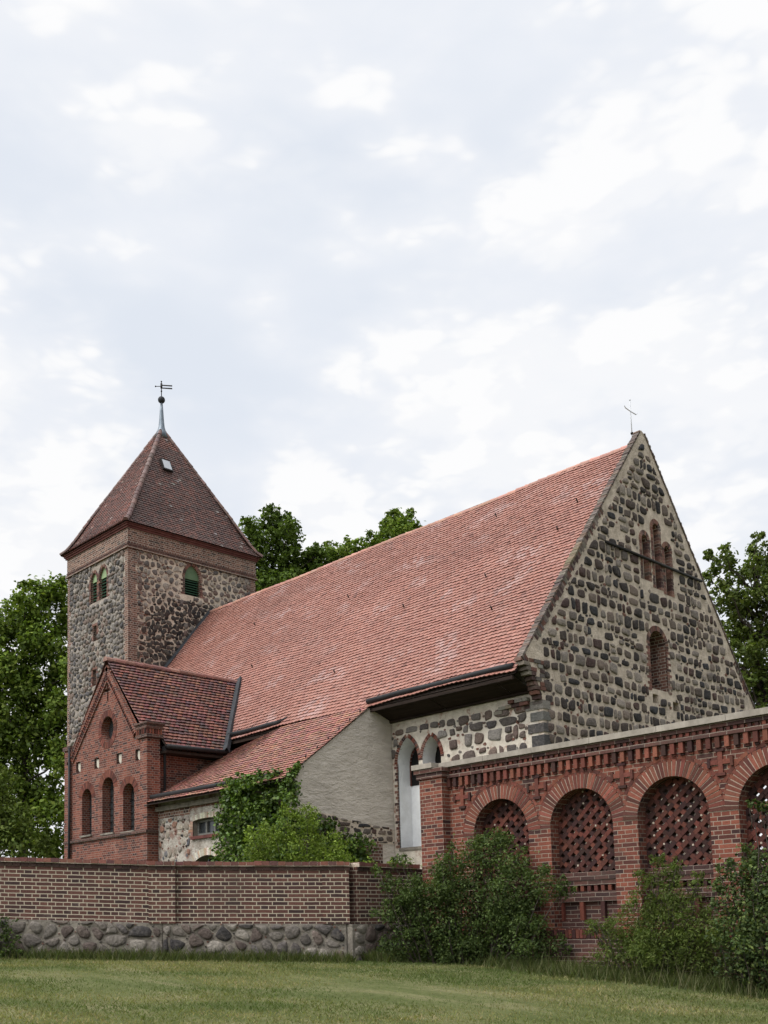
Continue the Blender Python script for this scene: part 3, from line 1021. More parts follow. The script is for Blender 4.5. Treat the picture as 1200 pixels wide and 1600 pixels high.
# ---------------- nave roof
ZE, YE = 6.20, 20.73
sl = math.hypot(27.35 - YE, 14.42 - ZE)
cv_, sv_ = (27.35 - YE) / sl, (14.42 - ZE) / sl
ROWS = 68
EXP = sl / ROWS

def sag(x, v):
    return -0.05 * math.sin(math.pi * (x - XT) / (X0 - XT)) * (v / sl) + 0.08 * noise.noise(Vector((x * 0.3, v * 0.35, 4))) + 0.02 * noise.noise(Vector((x * 1.1, v * 0.9, 7)))

def main_col(u, v, rnd):
    n = noise.noise(Vector((u * 0.35, v * 0.45, 1.7)))
    n2_ = noise.noise(Vector((u * 0.8, v * 1.1, 8.1)))
    c = rnd.choice([(0.295, 0.132, 0.098), (0.315, 0.146, 0.110), (0.28, 0.122, 0.092), (0.305, 0.150, 0.117), (0.262, 0.117, 0.090)])
    k = 1 + 0.12 * n + rnd.uniform(-0.07, 0.07)
    c = tuple(q * k for q in c)
    if n2_ > 0.10 and rnd.random() < 0.6:
        f = min(0.24, (n2_ - 0.10) * 0.6) * rnd.uniform(0.5, 1.2)
        c = tuple(a * (1 - f) + b * f for a, b in zip(c, (0.55, 0.46, 0.45)))
    if rnd.random() < 0.03:
        c = tuple(q * 0.7 for q in c)
    return c

mb = MB()
PS = lambda u, v: (u, YE + v * cv_, ZE + v * sv_ + sag(u, v))
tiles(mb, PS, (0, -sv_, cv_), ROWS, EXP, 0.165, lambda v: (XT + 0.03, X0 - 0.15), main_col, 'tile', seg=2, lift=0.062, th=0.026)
# closed roof body under the tiles, with the north slope
def slab(mb, pts, m): mb.face(pts, m, local=False)
d = 0.03
YNE = 2 * YR - YE
slab(mb, [(XT, YE + 0.03, ZE - d), (X0 - 0.17, YE + 0.03, ZE - d), (X0 - 0.17, YR, 14.42 - d), (XT, YR, 14.42 - d)], 'under')
nroof = mb.build('nave_roof', church)
mb = MB()
PN = lambda u, v: (XT + X0 - u, YNE - v * cv_, ZE + v * sv_)
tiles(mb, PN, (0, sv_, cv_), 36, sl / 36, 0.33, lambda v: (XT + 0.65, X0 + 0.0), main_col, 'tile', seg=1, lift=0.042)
slab(mb, [(XT, YNE, ZE - d), (X0 - 0.17, YNE, ZE - d), (X0 - 0.17, YR, 14.42 - d), (XT, YR, 14.42 - d)], 'under')
mb.build('roof_slope', nroof)
mb = MB()
xs = np.linspace(XT + 0.02, X0 - 0.17, 12)
for a, b in zip(xs[:-1], xs[1:]):
    ridge_caps(mb, (a, YR, 14.36 + sag(a, sl)), (b, YR, 14.36 + sag(b, sl)), 0.13, 0.38, 'tile', lambda r: jit((0.40, 0.205, 0.155), 0.18), seed=int(a * 10) % 97)
mb.build('ridge_tile', nroof)

def gutter_on(x0, x1, nm='gutter'):
    mb = MB()
    n = 10
    pts = [(x, 20.80, 6.40 + 0.012 * math.sin(x * 2.1)) for x in np.linspace(x0, x1, n)]
    mb.tube(pts, 0.085, 'zinc', 8)
    x = x0 + 0.3
    while x < x1:
        mb.tube([(x, 20.80, 6.40), (x, 21.0, 6.60)], 0.012, 'zinc', 4)
        x += 0.8
    return mb
mb = gutter_on(-21.68, -16.25); mb.build('gutter', nroof)
mb = gutter_on(-28.55, -25.85)
mb.tube([(-25.85, 20.80, 6.40), (-25.45, 20.98, 6.62)], [0.08, 0.012], 'zinc', 8)
mb.tube([(-28.5, 20.72, 6.40), (-28.5, 20.60, 5.6)], 0.05, 'zinc', 8)
mb.build('gutter', nroof)
# snow hooks and a lead strip against the tower
mb = MB()
Vn = lambda v: (YE + v * cv_, ZE + v * sv_)
def strip(mb, p0, p1, wv, m, up_=0.06):
    a, b = Vector(p0), Vector(p1); wv = Vector(wv)
    mb.face([tuple(a), tuple(b), tuple(b + wv), tuple(a + wv)], m, local=False)
    mb.face([tuple(a), tuple(b), tuple(b + Vector((0, 0, -0.08))), tuple(a + Vector((0, 0, -0.08)))], m, local=False)
strip(mb, (XT + 0.012, YE, ZE + 0.16), (XT + 0.012, YR, 14.58), (0.16, 0, -0.05), 'lead')
strip(mb, (XT + 0.17, YE, ZE + 0.11), (XT + 0.17, YR, 14.53), (0.03, 0, -0.06), 'lead')
mb.build('lead_flashing', nroof)
mb = MB()
for (x, v) in [(-18.4, 3.2), (-17.5, 6.6), (-17.3, 7.9), (-23, 5), (-27, 7), (-24.5, 2.2), (-30.5, 4.2), (-21, 9), (-33, 7.5), (-19.6, 5.2)]:
    y, z = Vn(v)
    mb.tube([(x, y - 0.03, z + 0.04), (x, y - 0.10, z + 0.16)], 0.022, 'iron', 5)
mb.build('roof_hook', nroof)['kind'] = 'stuff'

# ---------------- tower
tower_east_win = arch_loop(26.40, 14.98, 15.78, 0.84, 'pointed', 12, 0.86)
mb = MB(FE(XT))
TZ = 17.5
mb.sheet([(YT0, GZ), (YT1, GZ), (YT1, TZ), (YT0, TZ)], [tower_east_win], 0, 'mortar')
def soot(u, v):
    d1 = ((u - 24.9) / 1.0) ** 2 + ((v - 13.5) / 1.35) ** 2
    d2 = ((u - 26.6) / 1.3) ** 2 + ((v - 14.2) / 0.5) ** 2
    d3 = ((u - 24.3) / 0.9) ** 2 + ((v - 11.8) / 1.4) ** 2
    return 0.33 if min(d1, d2, d3) + 0.5 * noise.noise(Vector((u * 1.5, v * 1.5, 2))) < 1 else 1.0
stones(mb, [(YT0 + 0.42, 9.0), (YT1 - 0.3, 9.0), (YT1 - 0.3, 16.52), (YT0 + 0.42, 16.52)],
       [[(25.85, 14.95), (26.95, 14.95), (26.95, 15.9), (26.4, 16.45), (25.85, 15.9)]], 0.31, 0.28, 0.80, 0.045, seed=31, rows=0.45, big=0.1, chips=0.35, shade=soot,
       pal=[(0.12, 0.10, 0.09), (0.15, 0.12, 0.105), (0.19, 0.165, 0.145), (0.085, 0.078, 0.075), (0.25, 0.215, 0.18), (0.14, 0.095, 0.08)])
stones(mb, [(YT0 + 0.5, 9.0), (25.9, 9.0), (27.6, 14.7), (25.4, 14.7), (YT0 + 1.1, 13.6)], [[(25.85, 14.9), (26.95, 14.9), (26.95, 16.1), (25.85, 16.1)]],
       0.24, 0.21, 0.98, 0.03, seed=33, rows=0.45, pal=[(0.02, 0.018, 0.018), (0.03, 0.026, 0.025), (0.045, 0.036, 0.034), (0.06, 0.045, 0.04)],
       chance=0.8)
slits = [arch_loop(-41.78, 12.92, 13.62, 0.30, 'rect'), arch_loop(-41.83, 10.85, 11.60, 0.32, 'rect')]
tw1 = arch_loop(-41.90, 14.72, 15.72, 0.56, 'pointed', 10, 0.85)
tw2 = arch_loop(-41.08, 14.72, 15.72, 0.66, 'pointed', 10, 0.80)
mb.F = FS(YT0)
mb.sheet([(XW, GZ), (XT, GZ), (XT, TZ), (XW, TZ)], slits + [tw1, tw2], 0, 'mortar_tower')
for h in slits:
    mb.reveal(h, -0.4, 0, 'old_brick')
    mb.face([(a, b, -0.4) for a, b in h], 'dark')
for (c_, v0_, v1_) in ((-41.78, 12.92, 13.62), (-41.83, 10.85, 11.60)):
    jamb_blocks(mb, c_ + 0.155, 1, v0_, v1_, -0.02, 0.02, 'old_block', OBR, 0.09, 0.10, 0.18)
    jamb_blocks(mb, c_ - 0.155, -1, v0_, v1_, -0.02, 0.02, 'old_block', OBR, 0.09, 0.10, 0.18)
    mb.block(c_ - 0.25, c_ + 0.25, v1_ + 0.005, v1_ + 0.11, -0.02, 0.02, 'old_block', OBR[2])
stones(mb, [(XW + 0.22, 3.0), (XT - 0.3, 3.0), (XT - 0.3, 16.5), (XW + 0.22, 16.5)],
       [[(-42.24, 14.65), (-40.68, 14.65), (-40.68, 16.0), (-41.0, 16.35), (-42.0, 16.35), (-42.24, 16.0)], [(-41.94, 12.91), (-41.62, 12.91), (-41.62, 13.63), (-41.94, 13.63)], [(-42.0, 10.84), (-41.66, 10.84), (-41.66, 11.61), (-42.0, 11.61)]],
       0.27, 0.24, 0.93, 0.065, seed=41, rows=0.45, big=0.12, chips=0.25,
       pal=[(0.13, 0.115, 0.105), (0.17, 0.15, 0.135), (0.21, 0.19, 0.17), (0.10, 0.09, 0.085), (0.25, 0.22, 0.19), (0.15, 0.11, 0.09), (0.08, 0.075, 0.075)])
mb.F = FWst(XW)
mb.face([(YT0, GZ, 0), (YT1, GZ, 0), (YT1, TZ, 0), (YT0, TZ, 0)], 'mortar')
mb.F = FN(YT1)
mb.face([(XW, GZ, 0), (XT, GZ, 0), (XT, TZ, 0), (XW, TZ, 0)], 'mortar')
tower = mb.build('tower_wall', church)

# brick quoins with toothed edges
def quoin(F, u_edge, sgn, z0, z1, a, b, step=0.40, w=0.012):
    mb = MB(F)
    z = z0; k = 0
    while z < z1:
        L = (a if k % 2 else b) * random.uniform(0.7, 1.25)
        ua, ub = (u_edge, u_edge + L) if sgn > 0 else (u_edge - L, u_edge)
        h = step * random.uniform(0.7, 1.2)
        mb.block(ua, ub, z, min(z + h, z1) - 0.004, -0.01, w + 0.002 * (k % 3), 'old_brick', back=False)
        z += h; k += 1
    return mb.build('brick_quoin', tower)
quoin(FE(XT), YT0 - 0.012, 1, 8.0, 16.5, 0.50, 0.90, 0.24)
quoin(FE(XT), YT1 + 0.012, -1, 8.0, 16.5, 0.40, 0.75, 0.24)
quoin(FS(YT0), XT + 0.0115, -1, 5.0, 16.5, 0.32, 0.42, w=0.0105)
quoin(FS(YT0), XW - 0.0115, 1, 3.0, 16.5, 0.26, 0.42, w=0.0105)
# brick band under the eaves and its moulded string course
mb = MB()
def ringbox(mb, o, z0, z1, m):
    x0_, x1_, y0_, y1_ = XW - o, XT + o, YT0 - o, YT1 + o
    c = [(x0_, y0_), (x1_, y0_), (x1_, y1_), (x0_, y1_)]
    for k in range(4):
        a, b = c[k], c[(k + 1) % 4]
        mb.face([(*a, z0), (*b, z0), (*b, z1), (*a, z1)], m, local=False)
    mb.face([(*p, z1) for p in c], m, local=False)
    mb.face([(*p, z0) for p in reversed(c)], m, local=False)
ringbox(mb, 0.035, 16.62, 17.46, 'old_brick')
mb.build('brick_band', tower)
mb = MB()
ringbox(mb, 0.10, 16.50, 16.555, 'old_brick'); ringbox(mb, 0.075, 16.56, 16.615, 'infill_brick'); ringbox(mb, 0.06, 16.66, 16.72, 'infill_brick')
mb.build('string_course', tower)
mb = MB()
ringbox(mb, 0.10, 17.40, 17.48, 'redwood'); ringbox(mb, 0.15, 17.485, 17.555, 'redwood'); ringbox(mb, 0.20, 17.56, 17.61, 'redwood')
mb.build('eaves_cornice', tower)

def louvre(F, lp, cx, vb, vs, wd, k, panel, u_j=True, ns=7):
    mb = MB(F)
    mb.reveal(lp, -0.30, 0, 'old_brick')
    mb.face([(a, b, -0.30) for a, b in lp], 'dark')
    ring_blocks(mb, cx, vs, wd, 0.14, 18, -0.04, 0.014, 'old_block', OBR, 'pointed', k)
    if u_j:
        jamb_blocks(mb, cx - wd / 2, -1, vb, vs, -0.03, 0.012, 'old_block', OBR, 0.10, 0.12, 0.22)
        jamb_blocks(mb, cx + wd / 2, 1, vb, vs, -0.03, 0.012, 'old_block', OBR, 0.10, 0.12, 0.24)
    o = mb.build('belfry_window', tower)
    mb = MB(F)
    z = vb + 0.04
    h = (vs - vb) / ns
    for q in range(ns):
        zz = vb + 0.02 + q * h
        mb.prism([(cx - wd / 2 + 0.02, zz), (cx + wd / 2 - 0.02, zz), (cx + wd / 2 - 0.02, zz + 0.03), (cx - wd / 2 + 0.02, zz + 0.03)], -0.13, -0.10, 'darkgreen')
        mb.face([(cx - wd / 2 + 0.02, zz + 0.03, -0.10), (cx + wd / 2 - 0.02, zz + 0.03, -0.10), (cx + wd / 2 - 0.02, zz + h * 0.85, -0.24), (cx - wd / 2 + 0.02, zz + h * 0.85, -0.24)], 'darkgreen')
    mb.build('louvre_slats', tower)
    mb = MB(F)
    top = [p for p in lp if p[1] >= vs - 1e-6]
    mb.prism([(cx + (a - cx) * 0.97, b * 0.995 + vs * 0.005) for a, b in top], -0.16, -0.09, panel)
    mb.build('arched_panel', tower)
    return o
louvre(FE(XT), tower_east_win, 26.40, 14.98, 15.78, 0.84, 0.86, 'greenwood')
louvre(FS(YT0), tw1, -41.90, 14.72, 15.72, 0.56, 0.85, 'palegreen', True)
louvre(FS(YT0), tw2, -41.08, 14.72, 15.72, 0.66, 0.80, 'palegreen', True)

# ---------------- tower roof
AX, AY, AZ = -41.64, 26.53, 24.05
EO, EZ = 0.22, 17.60
cor = [(XW - EO, YT0 - EO), (XT + EO, YT0 - EO), (XT + EO, YT1 + EO), (XW - EO, YT1 + EO)]
def troof_col(u, v, rnd):
    n = noise.noise(Vector((u * 0.5, v * 0.6, 5.5)))
    c = rnd.choice([(0.090, 0.047, 0.039), (0.108, 0.053, 0.042), (0.074, 0.042, 0.037), (0.13, 0.058, 0.045), (0.092, 0.058, 0.049)])
    k = 1 + 0.35 * n + rnd.uniform(-0.14, 0.14)
    c = tuple(q * k for q in c)
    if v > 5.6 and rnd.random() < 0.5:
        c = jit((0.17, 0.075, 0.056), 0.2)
    if rnd.random() < 0.012:
        c = jit((0.22, 0.19, 0.175), 0.2)
    return c
mb = MB()
hips = []
for k in range(4):
    a, b = Vector((*cor[k], EZ)), Vector((*cor[(k + 1) % 4], EZ))
    ap = Vector((AX, AY, AZ))
    ud = (b - a); Lw = ud.length; ud.normalize()
    mid = a + ud * ((ap - a).dot(ud))
    vd = (ap - mid); H = vd.length; vd.normalize()
    N = ud.cross(vd).normalized()
    ua = (ap - a).dot(ud)
    def flare(v):          # bellcast foot
        return -0.13 * (v / 0.9) * math.exp(1 - v / 0.9)
    kick = N.copy()
    def P(u, v, a=a, ud=ud, vd=vd, kick=kick):
        return a + ud * u + vd * v + kick * flare(v) * 1.0
    nr = 52
    e = H / nr
    def ul(v, ua=ua, Lw=Lw, H=H):
        f = min(1.0, v / H)
        g = flare(v)
        return (ua * f - g * 0.3, Lw - (Lw - ua) * f + g * 0.3)
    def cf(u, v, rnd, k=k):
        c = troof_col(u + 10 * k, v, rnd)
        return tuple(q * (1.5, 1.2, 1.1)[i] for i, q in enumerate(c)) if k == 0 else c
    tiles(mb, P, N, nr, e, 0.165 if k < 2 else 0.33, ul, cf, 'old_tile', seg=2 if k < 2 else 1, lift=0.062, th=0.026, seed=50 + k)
    mb.face([tuple(a - N * 0.17), tuple(b - N * 0.17), tuple(ap - N * 0.17)], 'under', local=False)
mb.face([(*p, EZ - 0.01) for p in reversed(cor)], 'darkwood', local=False)
troof = mb.build('tower_roof', church)
for k in range(4):
    mb = MB()
    a = Vector((*cor[k], EZ)); ap = Vector((AX, AY, AZ))
    outw = Vector((a.x - AX, a.y - AY, 0)).normalized()
    prev = None
    dn = Vector((0, 0, -1))
    pts = [a + outw * 0.05 + Vector((0, 0, 0.03)), a.lerp(ap, 0.06) + dn * 0.10, a.lerp(ap, 0.14) + dn * 0.13, a.lerp(ap, 0.3) + dn * 0.06, a.lerp(ap, 0.99)]
    for p, q in zip(pts[:-1], pts[1:]):
        ridge_caps(mb, p, q, 0.11, 0.36, 'old_tile', lambda r: jit(r.choice([(0.13, 0.070, 0.056), (0.105, 0.060, 0.050), (0.16, 0.10, 0.085)]), 0.2), seed=60 + k)
    mb.build('hip_tile', troof)
# skylight on the east slope
mb = MB()
a, b = Vector((*cor[1], EZ)), Vector((*cor[2], EZ)); ap = Vector((AX, AY, AZ))
ud = (b - a).normalized(); mid = a + ud * ((ap - a).dot(ud)); vd = (ap - mid).normalized(); N = ud.cross(vd).normalized()
c0 = Vector((-40.25, 26.02, 21.74))
c0 = c0 - N * ((c0 - a).dot(N)) + N * 0.05
def qd(c, hu, hv, n0): return [tuple(c + ud * x * hu + vd * y * hv + N * n0) for x, y in ((-1, -1), (1, -1), (1, 1), (-1, 1))]
lo_, hi_ = qd(c0, 0.27, 0.33, -0.06), qd(c0, 0.27, 0.33, 0.10)
for k in range(4):
    mb.face([lo_[k], lo_[(k + 1) % 4], hi_[(k + 1) % 4], hi_[k]], 'iron', local=False)
mb.face(hi_, 'iron', local=False)
mb.face(qd(c0, 0.21, 0.27, 0.108), 'skyglass', local=False)
mb.build('skylight', troof)
# finial, ball and weather vane
mb = MB()
prof = [(23.55, 0.34), (23.9, 0.22), (24.15, 0.15), (24.45, 0.12), (25.0, 0.085), (25.42, 0.055)]
mb.tube([(AX, AY, z) for z, r in prof], [r for z, r in prof], 'bright_zinc', 12)
mb.build('spire_finial', troof)
mb = MB()
mb.ball((AX, AY, 25.55), 0.175, 'lead', 16)
mb.build('finial_ball', troof)
mb = MB()
mb.tube([(AX, AY, 25.7), (AX, AY, 26.50)], 0.022, 'iron', 6)
mb.ball((AX, AY, 26.0), 0.045, 'iron', 8); mb.ball((AX, AY, 26.50), 0.04, 'iron', 8)
vdir = Vector((0.55, 0.83, 0)).normalized()
c = Vector((AX, AY, 26.25))
mb.ball(tuple(c - vdir * 0.28 + Vector((0, 0, -0.02))), 0.04, 'iron', 8)
mb.tube([tuple(c - vdir * 0.28 + Vector((0, 0, -0.02))), tuple(c)], 0.018, 'iron', 5)
for dz in (0.08, -0.06):
    p = [c + Vector((0, 0, dz)), c + vdir * 0.52 + Vector((0, 0, dz + 0.01)), c + vdir * 0.52 + Vector((0, 0, dz - 0.05)), c + Vector((0, 0, dz - 0.05))]
    nrm = Vector((-vdir.y, vdir.x, 0)) * 0.012
    f1 = [tuple(q + nrm) for q in p]; f2 = [tuple(q - nrm) for q in p]
    mb.face(f1, 'iron', local=False); mb.face(f2[::-1], 'iron', local=False)
    for k in range(4):
        mb.face([f1[k], f2[k], f2[(k + 1) % 4], f1[(k + 1) % 4]], 'iron', local=False)
mb.tube([tuple(c + Vector((0, 0, -0.1))), tuple(c + Vector((0, 0, 0.14)))], 0.05, 'iron', 8)
mb.build('weather_vane', troof)

# ---------------- gabled annex (brick)
YA, AXL, AXR, ARX, ARZ = 17.51, -33.55, -28.55, -30.83, 8.84
mb = MB(FS(YA))
aw = [arch_loop(-32.28, 3.14, 4.40, 0.66, 'round', 12), arch_loop(-30.86, 3.10, 4.60, 0.74, 'round', 12), arch_loop(-29.55, 3.06, 4.27, 0.70, 'round', 12)]
ocu = [(-30.89 + 0.40 * math.cos(a), 6.60 + 0.44 * math.sin(a)) for a in np.linspace(0, 2 * math.pi, 21)[:-1]]
shs = [[(x - 0.16, z - 0.17), (x + 0.16, z - 0.17), (x + 0.16, z + 0.19), (x - 0.16, z + 0.19)] for x, z in ((-32.88, 5.55), (-31.61, 5.52), (-30.15, 5.50), (-28.97, 5.46))]
cross_r = [(-30.93, 7.55), (-30.83, 7.55), (-30.83, 7.88), (-30.62, 7.88), (-30.62, 7.98), (-30.83, 7.98), (-30.83, 8.25), (-30.93, 8.25), (-30.93, 7.98), (-31.14, 7.98), (-31.14, 7.88), (-30.93, 7.88)]
gp = [(AXL, GZ), (AXR, GZ), (AXR, 5.92), (ARX, ARZ - 0.06), (AXL, 5.98)]
mb.sheet(gp, aw + [ocu, cross_r] + shs, 0, 'annex_brick')
mb.reveal(cross_r, -0.09, 0, 'annex_brick')
mb.face([(a, b, -0.09) for a, b in cross_r], 'infill_brick')
for h in shs:
    mb.reveal(h, -0.11, 0, 'infill_brick')
    mb.face([(a, b, -0.11) for a, b in h], 'infill_brick')
mb.F = FE(AXR - 0.1)
mb.face([(YA, GZ, 0), (YS, GZ, 0), (YS, 5.8, 0), (YA, 5.8, 0)], 'annex_brick')
mb.F = FWst(AXL)
mb.face([(YA, GZ, 0), (YS + 3, GZ, 0), (YS + 3, 5.9, 0), (YA, 5.9, 0)], 'annex_brick')
annex = mb.build('annex_wall', church)
for (lp, cx, vb, vs, wd) in zip(aw, (-32.28, -30.86, -29.55), (3.14, 3.10, 3.06), (4.40, 4.60, 4.27), (0.66, 0.74, 0.70)):
    mb = MB(FS(YA))
    mb.reveal(lp, -0.30, 0, 'annex_brick')
    mb.face([(a, b, -0.30) for a, b in lp], 'glass')
    ring_blocks(mb, cx, vs, wd, 0.24, 24, -0.02, 0.010, 'block', BR[1:], gap=0.2)
    mb.block(cx - wd / 2 - 0.05, cx + wd / 2 + 0.05, vb - 0.06, vb, -0.28, 0.07, 'mortar_dark')
    o = mb.build('arched_window', annex)
    mb = MB(FS(YA))
    top = vs + wd / 2
    for dx in (-0.17, 0.0, 0.17):
        mb.block(cx + dx * wd - 0.012, cx + dx * wd + 0.012, vb, top - 0.06 - abs(dx) * 0.3, -0.29, -0.265, 'iron')
    z = vb + 0.2
    while z < top - 0.1:
        hw = wd / 2 if z < vs else math.sqrt(max(0, (wd / 2) ** 2 - (z - vs) ** 2))
        mb.block(cx - hw, cx + hw, z - 0.008, z + 0.008, -0.292, -0.27, 'iron')
        z += 0.22
    mb.build('glazing_bars', annex)
mb = MB(FS(YA))
mb.reveal(ocu, -0.28, 0, 'annex_brick')
mb.face([(a, b, -0.28) for a, b in ocu], 'glass')
for q in range(30):
    b0, b1 = 2 * math.pi * (q + 0.09) / 30, 2 * math.pi * (q + 0.91) / 30
    f = lambda r, b: (-30.89 + 0.40 * r * math.cos(b), 6.60 + 0.44 * r * math.sin(b))
    mb.prism([f(1, b0), f(1.5, b0), f(1.5, b1), f(1, b1)], -0.02, 0.012, 'block', brick_col(BR[1:4]), back=False)
mb.build('round_window', annex)
for x, z in ((-32.88, 5.55), (-31.61, 5.52), (-30.15, 5.50), (-28.97, 5.46)):
    mb = MB(FS(YA))
    s = [(x - 0.11, z + 0.16), (x - 0.11, z - 0.02), (x - 0.085, z - 0.09), (x, z - 0.155), (x + 0.085, z - 0.09), (x + 0.11, z - 0.02), (x + 0.11, z + 0.16)][::-1]
    mb.prism(s, -0.11, -0.06, 'cream')
    mb.build('shield_panel', annex)
# corner piers, sill course, raked frieze
mb = MB(FS(YA))
mb.block(-28.77, -28.37, GZ, 5.95, -0.44, 0.05, 'annex_brick')
mb.build('corner_pier', annex)
mb = MB(FS(YA))
mb.block(-28.93, -28.27, 5.96, 6.06, -0.50, 0.11, 'infill_brick')
mb.block(-28.90, -28.32, 6.065, 6.24, -0.47, 0.08, 'annex_brick')
u = -28.90
while u < -28.33:
    mb.block(u, u + 0.055, 6.07, 6.24, 0.08, 0.115, 'block', brick_col()); u += 0.10
v = -0.46
while v < 0.06:
    mb.F = FE(-28.32); mb.block(YA - v - 0.05, YA - v, 6.07, 6.24, 0.0, 0.035, 'block', brick_col()); v += 0.10
mb.F = FS(YA)
mb.block(-28.93, -28.27, 6.245, 6.38, -0.50, 0.12, 'infill_brick')
mb.block(-28.98, -28.22, 6.385, 6.44, -0.54, 0.16, 'infill_brick')
mb.build('pier_cap', annex)
mb = MB(FS(YA))
mb.block(-33.78, -33.36, GZ, 6.22, -0.44, 0.05, 'annex_brick')
mb.block(-33.84, -33.32, 6.22, 6.36, -0.44, 0.10, 'infill_brick')
mb.build('corner_pier', annex)
mb = MB(FS(YA))
mb.block(-33.80, -28.83, 2.93, 3.02, -0.02, 0.075, 'infill_brick')
mb.block(-28.90, -28.32, 2.93, 3.02, -0.30, 0.115, 'infill_brick')
mb.build('sill_course', annex)
def raked(a, b):
    mb = MB(FS(YA))
    (u0, v0), (u1, v1) = a, b
    L = math.hypot(u1 - u0, v1 - v0); du, dv = (u1 - u0) / L, (v1 - v0) / L
    nu, nv = (-dv, du) if du > 0 else (dv, -du)
    q = lambda s, h: (u0 + du * s + nu * h, v0 + dv * s + nv * h)
    mb.prism([q(0, -0.17), q(L, -0.17), q(L, -0.02), q(0, -0.02)], -0.02, 0.07, 'annex_brick')
    mb.prism([q(0, -0.36), q(L, -0.36), q(L, -0.30), q(0, -0.30)], -0.02, 0.05, 'annex_brick')
    s = 0.03
    while s < L - 0.1:
        mb.prism([q(s, -0.295), q(s + 0.055, -0.295), q(s + 0.055, -0.175), q(s, -0.175)], -0.02, 0.06, 'block', brick_col(BR[:3]))
        s += 0.105
    mb.build('raked_frieze', annex)
raked((-33.50, 5.98), (ARX, ARZ - 0.06))
raked((-28.92, 6.28), (ARX, ARZ - 0.06))
mb = MB()
mb.tube([(-28.28, 18.12, 5.68), (-28.40, 18.14, 5.45), (-28.40, 18.14, 0.6)], 0.05, 'zinc', 8)
mb.block(-28.36, -28.18, 18.02, 18.22, 5.50, 5.72, 'zinc')
mb.build('downpipe', annex)
mb = MB(FS(YA))
mb.tube([(-33.36, YA - 0.09, 6.3), (-33.36, YA - 0.09, 0.6)], 0.045, 'zinc', 8)
mb.build('downpipe', annex)

# annex roof
AEX, AEZ = -28.12, 5.70
sla = math.hypot(ARX - AEX, ARZ + 0.10 - AEZ)
ca_, sa_ = (AEX - ARX) / sla, (ARZ + 0.10 - AEZ) / sla
def nave_y(z): return YE + (z - ZE) * (27.35 - YE) / (14.42 - ZE)
def arcol(u, v, rnd):
    n = noise.noise(Vector((u * 0.9, v * 0.9, 3.3)))
    c = rnd.choice([(0.165, 0.062, 0.047), (0.145, 0.056, 0.046), (0.19, 0.072, 0.052), (0.115, 0.050, 0.044), (0.215, 0.088, 0.060), (0.09, 0.045, 0.042)])
    return tuple(q * (1 + 0.2 * n + rnd.uniform(-0.15, 0.15)) for q in c)
mb = MB()
PE = lambda u, v: (AEX - v * ca_, u, AEZ + v * sa_)
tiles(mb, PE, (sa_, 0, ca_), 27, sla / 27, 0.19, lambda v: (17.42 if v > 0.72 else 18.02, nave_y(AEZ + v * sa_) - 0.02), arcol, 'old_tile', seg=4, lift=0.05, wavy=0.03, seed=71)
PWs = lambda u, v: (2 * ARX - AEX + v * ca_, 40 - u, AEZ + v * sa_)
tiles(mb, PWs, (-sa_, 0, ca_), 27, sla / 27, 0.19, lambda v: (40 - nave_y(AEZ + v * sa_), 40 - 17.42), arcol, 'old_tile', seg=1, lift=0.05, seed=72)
zt = ARZ + 0.08
for sgn in (1, -1):
    ex = ARX + sgn * (AEX - ARX)
    mb.face([(ex, 17.60 if sgn < 0 else 18.0, AEZ - 0.02), (ARX, 17.60, zt), (ARX, nave_y(zt), zt), (ex, nave_y(AEZ), AEZ - 0.02)], 'under', local=False)
aroof = mb.build('annex_roof', church)
mb = MB()
ridge_caps(mb, (ARX, 17.38, ARZ + 0.09), (ARX, nave_y(ARZ) - 0.02, ARZ + 0.07), 0.13, 0.36, 'old_tile', lambda r: jit(r.choice([(0.25, 0.115, 0.085), (0.21, 0.095, 0.075), (0.28, 0.145, 0.115)]), 0.15), seed=73)
mb.build('ridge_tile', aroof)
mb = MB()
pts = [(AEX - v * ca_, nave_y(AEZ + v * sa_), AEZ + v * sa_) for v in np.linspace(-0.05, sla + 0.12, 8)]
for p, q in zip(pts[:-1], pts[1:]):
    p, q = Vector(p), Vector(q)
    n1_, n2_ = Vector((0.16, -0.05, 0.17)), Vector((0.02, -0.16, 0.02))
    mb.face([tuple(p + n2_), tuple(q + n2_), tuple(q + n1_), tuple(p + n1_)], 'lead', local=False)
    mb.face([tuple(p + n1_), tuple(q + n1_), tuple(q + Vector((0.2, 0.02, 0.0))), tuple(p + Vector((0.2, 0.02, 0.0)))], 'lead', local=False)
mb.build('lead_flashing', aroof)
mb = MB()
mb.tube([(AEX + 0.06, 18.02, 5.68), (AEX + 0.06, 20.60, 5.70)], 0.075, 'zinc', 8)
mb.block(-28.6, AEX + 0.02, 18.0, 20.6, 5.48, 5.56, 'darkwood')
mb.build('gutter', aroof)

